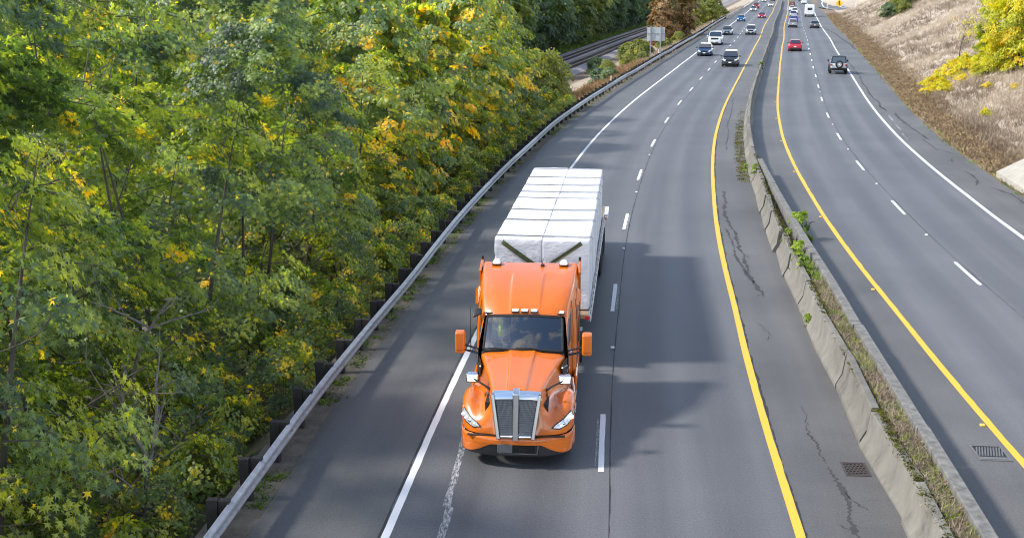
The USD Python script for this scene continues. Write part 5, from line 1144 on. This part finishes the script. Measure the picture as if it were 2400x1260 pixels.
    tone = stone[idx] + r.normal(0, tvar * .45, m)
    yl = (r.random(m) < yellow) | (ysp[idx] & (r.random(m) < .7)); tone = np.where(yl, r.uniform(.72, .94, m), np.minimum(tone, cap))
    size = leaf * r.uniform(.65, 1.25, m)
    if parts_leaf:
        rel = np.linalg.norm(pos[:, :2], axis=1) / R
        big = np.argsort(-(yl * (rel + .3 * size / leaf + .4 * pos[:, 2] / H)))[:parts_leaf]
    obj('trunk', tb.get(), bark_mat, root, smooth=False)
    sel = np.ones(m, bool)
    if parts_leaf:
        sel[big] = False
        for i in big:
            v, f, tn = leaves_mesh(pos[i:i + 1], ln_[i:i + 1], tip[i:i + 1], size[i:i + 1] * 1.1, tone[i:i + 1], kind)
            primvar(obj('leaf', (v, f), mat_, root), 'tone', tn)
    v, f, tn = leaves_mesh(pos[sel], ln_[sel], tip[sel], size[sel], tone[sel], kind)
    cr = obj('crown', (v, f), mat_, root); primvar(cr, 'tone', tn); tag(cr, kind='stuff')
    return root
def plant(first, name, label, cat, o, Y, rz, sc, group, dz=0.0):
    z = float(bumpy(np.array([o]), np.array([float(Y)]))[0]) + dz
    p = at(o, Y, z); return dup(first, name, label, cat, p, rz, group, sc)

NEAR = [make_tree(cap=.62, root=proto('maple'), seed=101, H=13.0, R=4.7, base=1.6, sprays=430, per=60, leaf=.235, spray_r=.52, kind='maple', mat_='maple_leaf', tone0=.21, tvar=.21, yellow=.010, ycl=.02, trunk_r=.17, stems=2, parts_leaf=40, gaps=.51),
        make_tree(cap=.62, root=proto('maple'), seed=102, H=13.2, R=4.5, base=2.4, sprays=390, per=60, leaf=.235, spray_r=.52, kind='maple', mat_='maple_leaf', tone0=.27, tvar=.23, yellow=.015, ycl=.025, trunk_r=.21, stems=3, parts_leaf=40, gaps=.52),
        make_tree(cap=.62, root=proto('maple'), seed=103, H=12.6, R=4.6, base=1.2, sprays=430, per=58, leaf=.235, spray_r=.52, kind='maple', mat_='maple_leaf', tone0=.36, tvar=.22, yellow=.05, ycl=.10, trunk_r=.17, stems=3, parts_leaf=60, gaps=.51)]
MID = [make_tree(cap=.62, root=proto('maple'), seed=104, H=13.0, R=4.7, base=2.0, sprays=330, per=52, leaf=.25, kind='five', mat_='maple_leaf', spray_r=.58, tone0=.34, tvar=.16, yellow=.04, ycl=.10, stems=2, gaps=.34),
       make_tree(cap=.62, root=proto('maple'), seed=105, H=13.0, R=4.6, base=1.6, sprays=370, per=52, leaf=.25, kind='five', mat_='maple_leaf', spray_r=.58, tone0=.42, tvar=.16, yellow=.09, ycl=.20, stems=2, gaps=.34),
       make_tree(cap=.62, root=proto('maple'), seed=106, H=15.0, R=5.0, base=2.0, sprays=300, per=52, leaf=.26, kind='five', mat_='maple_leaf', spray_r=.70, tone0=.33, tvar=.17, yellow=.02, ycl=.05, stems=1, gaps=.34)]
rt_ = np.random.default_rng(77)
GA, GB = 'maples lining the guardrail', 'taller maples behind the front row'
rowA = [(13.5, -15.4, 0, .92), (19.5, -15.0, 1, .90), (25.0, -15.6, 0, .90), (30.5, -15.0, 1, .84), (36.5, -15.5, 0, .86), (42.5, -15.1, 1, .84), (49, -15.4, 2, .84), (56, -15.1, 3, .84), (63, -15.4, 4, .84), (70, -15.2, 4, .86), (77, -15.6, 3, .90), (84, -15.8, 4, .90), (91, -16.6, 3, .84)]
labA = ['green maple close behind the guardrail, at the lower left corner', 'green maple with dark twin trunk at the left edge of the picture', 'broad green maple behind the guardrail left of the truck cab', 'yellowing maple beside the guardrail left of the truck mirror', 'green maple behind the guardrail beside the lumber load',
        'maple with pale trunk behind the guardrail beside the lumber load', 'yellow spotted maple overhanging the middle of the guardrail', 'maple with scattered yellow sprays behind the guardrail past the lumber load', 'golden yellow maple behind the guardrail past the lumber load', 'golden maple leaning over the guardrail farther up the road', 'mixed green and yellow maple near the end of the tree row',
        'yellow maple next to last in the guardrail row', 'smaller maple ending the guardrail tree row']
for i, (y_, o_, k_, sc_) in enumerate(rowA):
    pr = (NEAR + MID)[k_]
    plant(pr, 'maple_tree', labA[i], 'tree', o_ + rt_.normal(0, .2), y_, rt_.uniform(0, 6.28), (sc_ * rt_.uniform(.97, 1.06), sc_ * rt_.uniform(.97, 1.06), sc_), GA)
for i, (y_, o_, k_, sc_) in enumerate([(17, -21, 1, 1.28), (25, -22.5, 1, 1.32), (33, -21.5, 0, 1.28), (41, -22, 1, 1.3), (49, -21.5, 0, 1.28), (57, -22.4, 1, 1.3), (65, -21.5, 3, 1.25), (74, -22, 4, 1.2), (82, -21.6, 4, 1.2), (90, -22.0, 3, 1.15), (98, -21.5, 4, 1.0)]):
    pr = (NEAR + MID)[k_]
    plant(pr, 'maple_tree', 'tall green maple standing downslope behind the guardrail row of maples', 'tree', o_, y_, rt_.uniform(0, 6.28), sc_, GB)
for i, (y_, o_, k_, sc_) in enumerate([(30, -41, 0, 1.45), (38, -42, 1, 1.4), (46, -43, 0, 1.45), (54, -42, 1, 1.4), (62, -42.5, 0, 1.4), (71, -42, 1, 1.35), (80, -43, 3, 1.35), (90, -42, 5, 1.35), (100, -43, 5, 1.3), (111, -42, 3, 1.3), (122, -43, 5, 1.25), (134, -42, 5, 1.25), (146, -42, 5, 1.2)]):
    plant((NEAR + MID)[k_], 'maple_tree', 'tall tree of the wood beyond the railway, glimpsed through the maples', 'tree', o_, y_, rt_.uniform(0, 6.28), sc_, 'trees beyond the railway behind the maples')
# undergrowth shrubs along the embankment
SHR = [make_tree(proto('shrub'), 201, 2.4, 1.5, .15, 70, 34, .17, 'maple', 'maple_leaf', tone0=.40, tvar=.18, yellow=.03, ycl=.06, trunk_r=.04, stems=4, spray_r=.42, gaps=.2, limbs=8),
       make_tree(proto('shrub'), 202, 2.0, 1.4, .1, 70, 34, .13, 'five', 'maple_leaf', tone0=.50, tvar=.15, yellow=.03, ycl=.08, trunk_r=.035, stems=4, spray_r=.40, gaps=.2, limbs=8)]
y_ = 11.0; i = 0
while y_ < 96:
    o_ = float(off('SE', y_)) + rt_.uniform(-2.3, -1.75)
    plant(SHR[i % 2], 'shrub', 'leafy green shrub growing in the undergrowth right behind the guardrail posts', 'shrub', o_, y_, rt_.uniform(0, 6.28), rt_.uniform(.55, .85), 'undergrowth shrubs behind the guardrail', -.15)
    if i % 2: plant(SHR[(i + 1) % 2], 'shrub', 'leafy green shrub growing in the undergrowth right behind the guardrail posts', 'shrub', o_ - 1.8, y_ + .8, rt_.uniform(0, 6.28), rt_.uniform(.9, 1.35), 'undergrowth shrubs behind the guardrail', -.2)
    y_ += rt_.uniform(1.3, 2.1); i += 1
# a bare dead limbed tree at the lower left
def bare_tree(root, seed, H, R, rad, mat_, n=9, leaves=0):
    r = np.random.default_rng(seed); tb = MB(); tips = []
    def grow(p, d, L_, w, lev):
        e = p + d * L_; m_ = (p + e) / 2 + r.normal(0, .07 * L_, 3); q = bez(p, m_, e, 7); tb.tube(q, np.linspace(w, w * .45, 7), 6 if lev < 2 else 4)
        tips.append(e)
        if lev < 3:
            for k_ in range(4 if lev == 0 else 3):
                a = q[r.integers(2, 7)]; nd = d + r.normal(0, .65, 3) * [1, 1, .6]; nd[2] = abs(nd[2]) * .8 + .1; nd /= np.linalg.norm(nd); grow(a, nd, L_ * r.uniform(.42, .68), w * .5, lev + 1)
    grow(np.array([0, 0, -.3]), np.array([.08, .02, 1.0]), H * .6, rad, 0)
    obj('trunk', tb.get(), mat_, root)
    if leaves:
        t_ = np.array(tips); m = leaves; idx = r.integers(0, len(t_), m); pos = t_[idx] + r.normal(0, .13 * R, (m, 3))
        v, f, tn = leaves_mesh(pos, r.normal(0, 1, (m, 3)) + [0, 0, 1], r.normal(0, 1, (m, 3)), r.uniform(.10, .17, m), r.uniform(.5, 1, m), 'leaf')
        c = obj('leaves', (v, f), 'yellow_leaf', root); primvar(c, 'tone', tn); tag(c, kind='stuff')
for y_, o_, hh, lab in ((24.3, -14.0, 6.5, 'bare grey dead tree with forked branches among the maples at lower left'), (21.5, -12.6, 4.5, 'small dead grey sapling near the guardrail at the lower left')):
    p = at(o_, y_, float(terrain_z(o_, y_)) - .2); t = thing('dead_tree', lab, 'tree', p); bare_tree(t, int(y_), hh, 3, .10, 'pale_bark')

# the far woods, the bushes along the railway and beyond
FAR = [make_tree(proto('forest_tree'), 301, 15, 4.6, 1.0, 260, 30, .48, 'five', 'dark_leaf', tone0=.40, tvar=.25, yellow=0, ycl=0, gaps=.28, twigs=False, limbs=6, spray_r=1.0),
       make_tree(proto('forest_tree'), 302, 17, 4.2, 1.5, 260, 30, .46, 'five', 'dark_leaf', tone0=.28, tvar=.22, yellow=0, ycl=0, gaps=.3, twigs=False, limbs=6, spray_r=1.0),
       make_tree(proto('forest_tree'), 303, 14, 4.8, 1.0, 260, 30, .48, 'five', 'olive_leaf', tone0=.20, tvar=.25, yellow=0, ycl=0, gaps=.28, twigs=False, limbs=6, spray_r=1.0)]
i = 0
for row, (o_, st) in enumerate(((-42.0, 7.5), (-49.5, 8.5), (-58, 10))):
    y_ = 158 + row * 4.0
    while y_ < (470 if row < 2 else 440):
        k_ = int(rt_.choice([0, 1, 1, 0, 2]))
        plant(FAR[k_], 'forest_tree', ('olive green tree of the dark wood beyond the railway' if k_ == 2 else 'dark green tree of the wood beyond the railway'), 'tree', o_ + rt_.normal(0, 1.3) + max(0, (y_ - 330) * -.02), y_, rt_.uniform(0, 6.28), rt_.uniform(.8, 1.2) * (1 if row == 0 else 1.15), 'olive trees of the far wood' if k_ == 2 else 'dark trees of the far wood')
        y_ += st * rt_.uniform(.75, 1.25); i += 1
for i in range(14):
    plant(FAR[0], 'hedge_bush', 'low dark bush at the foot of the wood along the far edge of the railway', 'bush', -38.6 + rt_.normal(0, .5), 165 + i * 15 + rt_.normal(0, 3), rt_.uniform(0, 6.28), rt_.uniform(.16, .30), 'low bushes along the railway', 2.4 if False else .3)
BR = make_tree(proto('brown_tree'), 311, 11.5, 4.3, .8, 330, 34, .36, 'five', 'brown_leaf', tone0=.50, tvar=.28, yellow=.0, ycl=0, gaps=.30, trunk_r=.30, limbs=10)
plant(BR, 'brown_tree', 'brown autumn tree with dark trunk standing behind the guardrail right of the grey sign', 'tree', -14.6, 214, 1.0, 1.0, None)
plant(BR, 'brown_tree', 'smaller rusty brown tree crowding the left side of the big brown tree', 'tree', -16.4, 208, 3.0, (.62, .62, .66), None)
OL = make_tree(proto('yellow_green_tree'), 312, 7.5, 3.4, .3, 230, 32, .34, 'five', 'olive_leaf', tone0=.55, tvar=.22, yellow=0, ycl=0, gaps=.26, stems=3, twigs=False, limbs=7)
for o_, y_, sc_, lab in ((-14.6, 300, 1.05, 'yellow green bushy tree beside the guardrail past the brown tree'), (-16.8, 282, .95, 'pale yellow green tree just behind the brown tree'), (-15.0, 318, .75, 'small olive bush ending the row beside the far guardrail'), (-17, 262, .7, 'low olive bush between the brown tree and the yellow green tree')):
    plant(OL, 'yellow_green_tree', lab, 'tree', o_, y_, o_, sc_, None)
p = at(-16.0, 252, float(terrain_z(-16.0, 252))); t = thing('bare_tree', 'leafless grey tree between the brown tree and the yellow green tree', 'tree', p); bare_tree(t, 9, 8.5, 4, .12, 'pale_bark')
LG = make_tree(proto('light_green_tree'), 313, 6.2, 2.8, .2, 260, 36, .24, 'five', 'olive_leaf', tone0=.50, tvar=.25, yellow=0, ycl=0, gaps=.24, stems=3, limbs=8)
for o_, y_, sc_, lab in ((-16.2, 105, 1.0, 'light yellow green young tree at the end of the maple row'), (-17.3, 112, .92, 'light green bushy tree in front of the railway'), (-18.6, 120, .8, 'pale yellow green bush with browning top right beside the railway'), (-15.0, 99, .72, 'bushy green shrub below the light green young tree')):
    plant(LG, 'light_green_tree', lab, 'tree', o_, y_, o_ * 2, sc_, None)
DS = make_tree(proto('slope_bush'), 314, 2.6, 1.7, .05, 120, 30, .20, 'five', 'dark_leaf', tone0=.45, tvar=.2, yellow=0, ycl=0, gaps=.15, stems=3, trunk_r=.05, spray_r=.5, limbs=6)
OB = make_tree(proto('slope_bush'), 315, 2.6, 1.7, .05, 130, 30, .20, 'five', 'olive_leaf', tone0=.38, tvar=.25, yellow=0, ycl=0, gaps=.15, stems=3, trunk_r=.05, spray_r=.5, limbs=6)
for o_, y_, sc_, lab in ((-21.6, 171, 1.05, 'dark green bush standing alone on the pale ballast edge'), (-19.3, 188.6, 1.25, 'round green bush left of the grey sign'), (-16.6, 181, 1.2, 'wide green bush just left of the grey sign post'), (-15.2, 174, .9, 'low green bush under the grey sign'), (-17.8, 172, .75, 'yellow green bush low on the slope left of the grey sign'), (-16.4, 164, .75, 'yellow green bush on the slope nearest the white delineator'), (-14.6, 165, .6, 'small yellow green bush at the sign post foot'), (-14.3, 190, .8, 'low bush right of the grey sign foot'), (-18.6, 160, .8, 'small green bush on the slope below the grey sign'), (-13.6, 128, .7, 'low dark bush at the guardrail behind the rusty weeds'), (-15.5, 133, .8, 'dark bush downslope of the rusty weeds'),
                           (-13.4, 204, .8, 'low bush before the brown tree'), (-13.2, 335, 1.1, 'far bush beside the guardrail past the yellow green trees'), (-14, 352, 1.2, 'far tawny bush by the end of the guardrail')):
    plant(DS if 'dark' in lab else OB, 'slope_bush', lab, 'bush', o_, y_, y_, (sc_, sc_, sc_ * .85), None)
YT = [make_tree(proto('yellow_tree'), 321, 7.6, 3.3, .15, 420, 70, .15, 'leaf', 'yellow_leaf', tone0=.38, tvar=.32, yellow=0, ycl=0, gaps=.2, stems=3, trunk_r=.12, spray_r=.55, flat=.4, limbs=9, low=.18)]
for o_, y_, sc_, rz, lab in ((22.6, 93.5, 1.05, 0, 'bright yellow green tree on the dry bank, nearest of the yellow group'), (25.6, 97, 1.2, 2.0, 'bright yellow tree farther up the bank at the right edge'), (22.9, 102, .95, 4.0, 'yellow tree behind the nearest one on the bank'), (26.5, 90, 1.1, 5.0, 'yellow green tree cut by the right picture edge'), (24.0, 94.5, 1.0, 2.6, 'yellow green tree filling the middle of the yellow group on the bank'), (20.6, 98, .5, 1.0, 'small yellow bush at the left foot of the yellow trees')):
    plant(YT[0], 'yellow_tree', lab, 'tree', o_, y_, rz, sc_, None, -.2)
p = at(20.6, 115, float(terrain_z(20.6, 115))); t = thing('bare_yellow_tree', 'small nearly bare tree with few yellow leaves on the dry bank', 'tree', p); bare_tree(t, 15, 4.6, 2, .07, 'bark', leaves=260)
SU = make_tree(proto('sumac'), 322, 1.1, 1.0, .25, 26, 36, .17, 'leaf', 'yellow_leaf', tone0=.75, tvar=.2, yellow=0, ycl=0, gaps=.1, stems=3, trunk_r=.02, spray_r=.35, flat=.35, limbs=5, twigs=False)
for i, (o_, y_, sc_) in enumerate(((16.4, 100, .9), (16.9, 103.5, 1.0), (17.5, 101, .9), (18.0, 106, 1.1), (18.6, 103, .9), (19.2, 107.5, 1.2), (19.8, 104, 1.0), (20.4, 109, 1.2), (20.0, 99, .9), (18.9, 99.5, .8), (17.2, 97, .8), (21.2, 105, 1.1), (17.4, 79, .55), (20.4, 85, .5), (19.3, 90, .5))):
    plant(SU, 'sumac', 'low yellow sumac growing in the dry grass below the yellow trees', 'shrub', o_, y_, i * 1.3, sc_ * .9, 'low yellow sumacs on the bank')
for i, (o_, y_, sc_) in enumerate(((22.8, 228, 1.1), (24.5, 231, 1.5), (26.5, 234, 1.7), (28.8, 236, 1.8), (31, 240, 1.9), (33.5, 244, 2.0), (25.3, 224, 1.0))):
    plant((DS if i in (0, 3, 5) else OB) if i != 1 else OL, 'bank_bush', ('rust and green bush at the left end of the row on the dry bank' if i == 0 else 'orange tinged bush second in the bush row on the dry bank' if i == 1 else 'green bush in the row high on the dry bank'), 'bush', o_, y_, i * 2.0, sc_ if i != 1 else .5, 'green bushes high on the dry bank' if i > 1 else None)

# ------------------------------------------------------------------ grass, weeds, moss
def tufts(name, o, Y, z, h, nb, mat_, seed, width=.03, spread=.12, tone=(.1, .9), lean=.45, label=None, cat=None, parent=None, tfield=None):
    r = np.random.default_rng(seed); n = len(o)
    idx = np.repeat(np.arange(n), nb); m = len(idx)
    base = at(o, Y, z)[idx] + np.c_[r.normal(0, spread, (m, 2)), np.zeros(m)]
    up = np.c_[r.normal(0, lean, (m, 2)), np.ones(m)]
    L_ = h[idx] * r.uniform(.5, 1.15, m)
    side = r.normal(0, 1, (m, 3)); v0 = np.cross(up, side); v0 /= np.linalg.norm(v0, axis=1, keepdims=True); up /= np.linalg.norm(up, axis=1, keepdims=True)
    w = width * r.uniform(.6, 1.4, m)[:, None]
    bend = np.c_[r.normal(0, .25, (m, 2)), np.full(m, -.05)] * L_[:, None]
    mid = base + up * (L_ * .55)[:, None]
    v = np.stack([base - v0 * w, base + v0 * w, mid - v0 * w * .7, mid + v0 * w * .7, base + up * L_[:, None] + bend], 1).reshape(-1, 3)
    f = (np.array([[0, 1, 3], [0, 3, 2], [2, 3, 4]])[None] + (np.arange(m) * 5)[:, None, None]).reshape(-1, 3)
    tn = np.clip((tone[0] + (tone[1] - tone[0]) * (r.random(n) if tfield is None else np.clip(tfield + r.normal(0, .12, n), 0, 1)))[idx] + r.normal(0, .08, m), 0, 1)
    p = obj(name, (v, f), mat_, parent); primvar(p, 'tone', np.repeat(tn, 5)); tag(p, label, cat, kind='stuff'); return p
rg = np.random.default_rng(5)
def scatter(n, y0, y1, power, f0, f1):
    """points thinning with distance"""
    u = rg.random(n); Y = y0 * (y1 / y0) ** (u ** power); q = rg.random(n); a, b = f0(Y), f1(Y); return a + (b - a) * q, Y
zb = lambda o, Y: bumpy(o, Y)
foot = lambda Y: off('PR', Y) + 2.0 + np.interp(Y, [55, 110, 200, 360], [.0, .7, 1.8, 1.9])
o_g, Y_g = scatter(15000, 50, 330, 1.0, lambda Y: foot(Y) - .2 , lambda Y: foot(Y) + np.interp(Y, [50, 120, 330], [10, 22, 26]))
dens = meshkit.fbm(np.stack([o_g * .22, Y_g * .12, o_g * 0], 1), 3, 8)
kp = rg.random(len(o_g)) < .35 + 1.2 * dens
o_g, Y_g, dens = o_g[kp], Y_g[kp], dens[kp]
tufts('dry_grass', o_g, Y_g, zb(o_g, Y_g), (.32 + .35 * rg.random(len(o_g))) * np.interp(Y_g, [50, 150, 330], [1, 1.2, 1.7]), 13, 'dry_blade', 1, width=.018, spread=.24, tone=(.15, 1.0), tfield=np.clip((dens - .28) * 2.2, 0, 1), label='dry straw coloured grass covering the bank right of the highway', cat='grass')
o_w, Y_w = scatter(9000, 54, 340, 1.0, lambda Y: off('PR', Y) + .25, lambda Y: foot(Y) + .5)
tufts('brown_weeds', o_w, Y_w, zb(o_w, Y_w), .10 + .22 * rg.random(len(o_w)), 7, 'brown_weed', 2, width=.03, spread=.16, tone=(.25, .95), lean=.8, label='brown dead weeds and leaf litter between the right shoulder and the dry grass', cat='weeds')
o_w, Y_w = scatter(420, 54, 340, 1.0, lambda Y: off('PR', Y) - .02, lambda Y: off('PR', Y) + .5)
tufts('edge_weeds', o_w, Y_w, zb(o_w, Y_w), .06 + .10 * rg.random(len(o_w)), 9, 'green_weed', 3, width=.02, spread=.13, tone=(.2, 1), lean=.7, label='green weeds along the edge of the right shoulder', cat='weeds')
o_w, Y_w = scatter(5200, 92, 430, 1.0, lambda Y: off('SE', Y) - .75, lambda Y: off('SE', Y) - np.interp(Y, [92, 140, 200, 430], [3.5, 6.5, 5.0, 4.5]))
tufts('verge_grass', o_w, Y_w, zb(o_w, Y_w), (.25 + .35 * rg.random(len(o_w))) * np.interp(Y_w, [90, 430], [1, 1.6]), 8, 'dry_blade', 4, width=.035, spread=.25, tone=(.0, .9), label='dry grass on the verge behind the far guardrail', cat='grass')
o_w, Y_w = scatter(1500, 101, 150, 1.0, lambda Y: off('SE', Y) - 1.3, lambda Y: off('SE', Y) - 6.5)
tufts('rusty_weeds', o_w, Y_w, zb(o_w, Y_w), .5 + .6 * rg.random(len(o_w)), 12, 'rust_weed', 5, width=.035, spread=.25, tone=(.1, .9), label='tall rust brown weeds on the slope behind the white delineator post', cat='weeds')
o_w, Y_w = scatter(700, 12, 120, 1.0, lambda Y: off('SE', Y) - .12, lambda Y: off('SE', Y) - .62)
kp = meshkit.noise(np.stack([Y_w * .55, Y_w * 0, Y_w * 0], 1), 4) > .45; o_w, Y_w = o_w[kp], Y_w[kp]
tufts('verge_weeds', o_w, Y_w, np.full(len(o_w), -.02), .04 + .12 * rg.random(len(o_w)), 12, 'green_weed', 6, width=.018, spread=.10, tone=(.0, .7), lean=.9, label='low green weeds in the dirt below the guardrail', cat='weeds')
o_w, Y_w = scatter(1500, 150, 420, 1.0, lambda Y: np.full_like(Y, -36.2), lambda Y: np.full_like(Y, -39.2))
tufts('railside_grass', o_w, Y_w, np.full(len(o_w), -4.3), .5 + .7 * rg.random(len(o_w)), 8, 'green_weed', 11, width=.05, spread=.3, tone=(.0, .7), lean=.5, label='pale green grass along the far side of the railway', cat='grass')
# median planting
o_in = lambda Y: off('BL', Y) + .36
o_out = lambda Y: np.interp(Y, [0, 18, 24, 34, 46, 60, 66], [2.55, 2.68, 2.80, 2.76, 2.62, 2.22, 2.0]) - .02
o_w, Y_w = scatter(1900, 12, 35.5, 1.0, lambda Y: o_in(Y) + .06, o_out)
tufts('median_dry_weeds', o_w, Y_w, np.full(len(o_w), .66), .10 + .22 * rg.random(len(o_w)), 11, 'dry_blade', 7, width=.009, spread=.08, tone=(.0, .75), lean=.8, label='dry straw weeds filling the soil between the two median barriers', cat='weeds')
o_w, Y_w = scatter(420, 12, 38, 1.0, lambda Y: o_in(Y) + .12, o_out)
tufts('median_green_weeds', o_w, Y_w, np.full(len(o_w), .66), .10 + .20 * rg.random(len(o_w)), 9, 'green_weed', 8, width=.012, spread=.07, tone=(.2, 1), lean=.6, label='green weeds among the dry ones between the two median barriers', cat='weeds')
o_w, Y_w = scatter(1500, 12, 62, 1.0, lambda Y: o_in(Y) - .10, lambda Y: o_in(Y) + .10)
zt_ = np.interp(o_w - o_in(Y_w), [-.10, .02, .1], [.815, .815, .70])
tufts('moss', o_w, Y_w, zt_, .015 + .045 * rg.random(len(o_w)), 9, 'moss', 9, width=.014, spread=.035, tone=(.1, .9), lean=1.2, label='olive moss strip along the top edge of the left median barrier', cat='moss')
o_w, Y_w = scatter(500, 58, 90, 1.0, lambda Y: off('BL', Y) - .5, lambda Y: off('BL', Y) - .02)
kp = rg.random(len(o_w)) < np.interp(Y_w, [58, 66, 74, 90], [1, 1, .9, .1]); o_w, Y_w = o_w[kp], Y_w[kp]
tufts('shoulder_moss', o_w, Y_w, np.full(len(o_w), .0), .02 + .06 * rg.random(len(o_w)), 10, 'moss', 10, width=.02, spread=.09, tone=(.2, 1), lean=1.1, label='moss and grass at the barrier foot where the single row begins', cat='moss')
ME = make_tree(proto('median_plant'), 331, .85, .42, .05, 22, 16, .13, 'leaf', 'green_weed', tone0=.7, tvar=.25, yellow=0, ycl=0, gaps=.1, stems=3, trunk_r=.008, spray_r=.16, limbs=5, twigs=False)
for o_, y_, z_, sc_, lab in ((3.12, 44.8, .0, 1.25, 'bright green leafy weed hanging over the right side of the median wall'), (2.35, 38.6, .66, .75, 'green leafy weed in the gap between the median barriers, largest on the left row'), (2.3, 37.0, .66, .6, 'green weed cascading over the mossy barrier just below the largest one'), (2.3, 42.2, .5, .55, 'small pale weed between the median barriers beyond the large one'), (2.0, 57.0, .6, .55, 'yellow green weed near the far end of the left barrier row'),
                               (1.7, 61.5, .0, .45, 'low bright weed at the barrier foot where the two rows join'), (1.85, 129, .3, .9, 'green weed standing against the far single barrier near the oncoming cars'), (1.95, 33.0, .05, .4, 'tiny dark weed in a joint of the left barrier row')):
    dup(ME, 'median_plant', lab, 'plant', at(o_, y_, z_), y_, None, sc_)
# fallen leaves on the dirt under the guardrail and litter
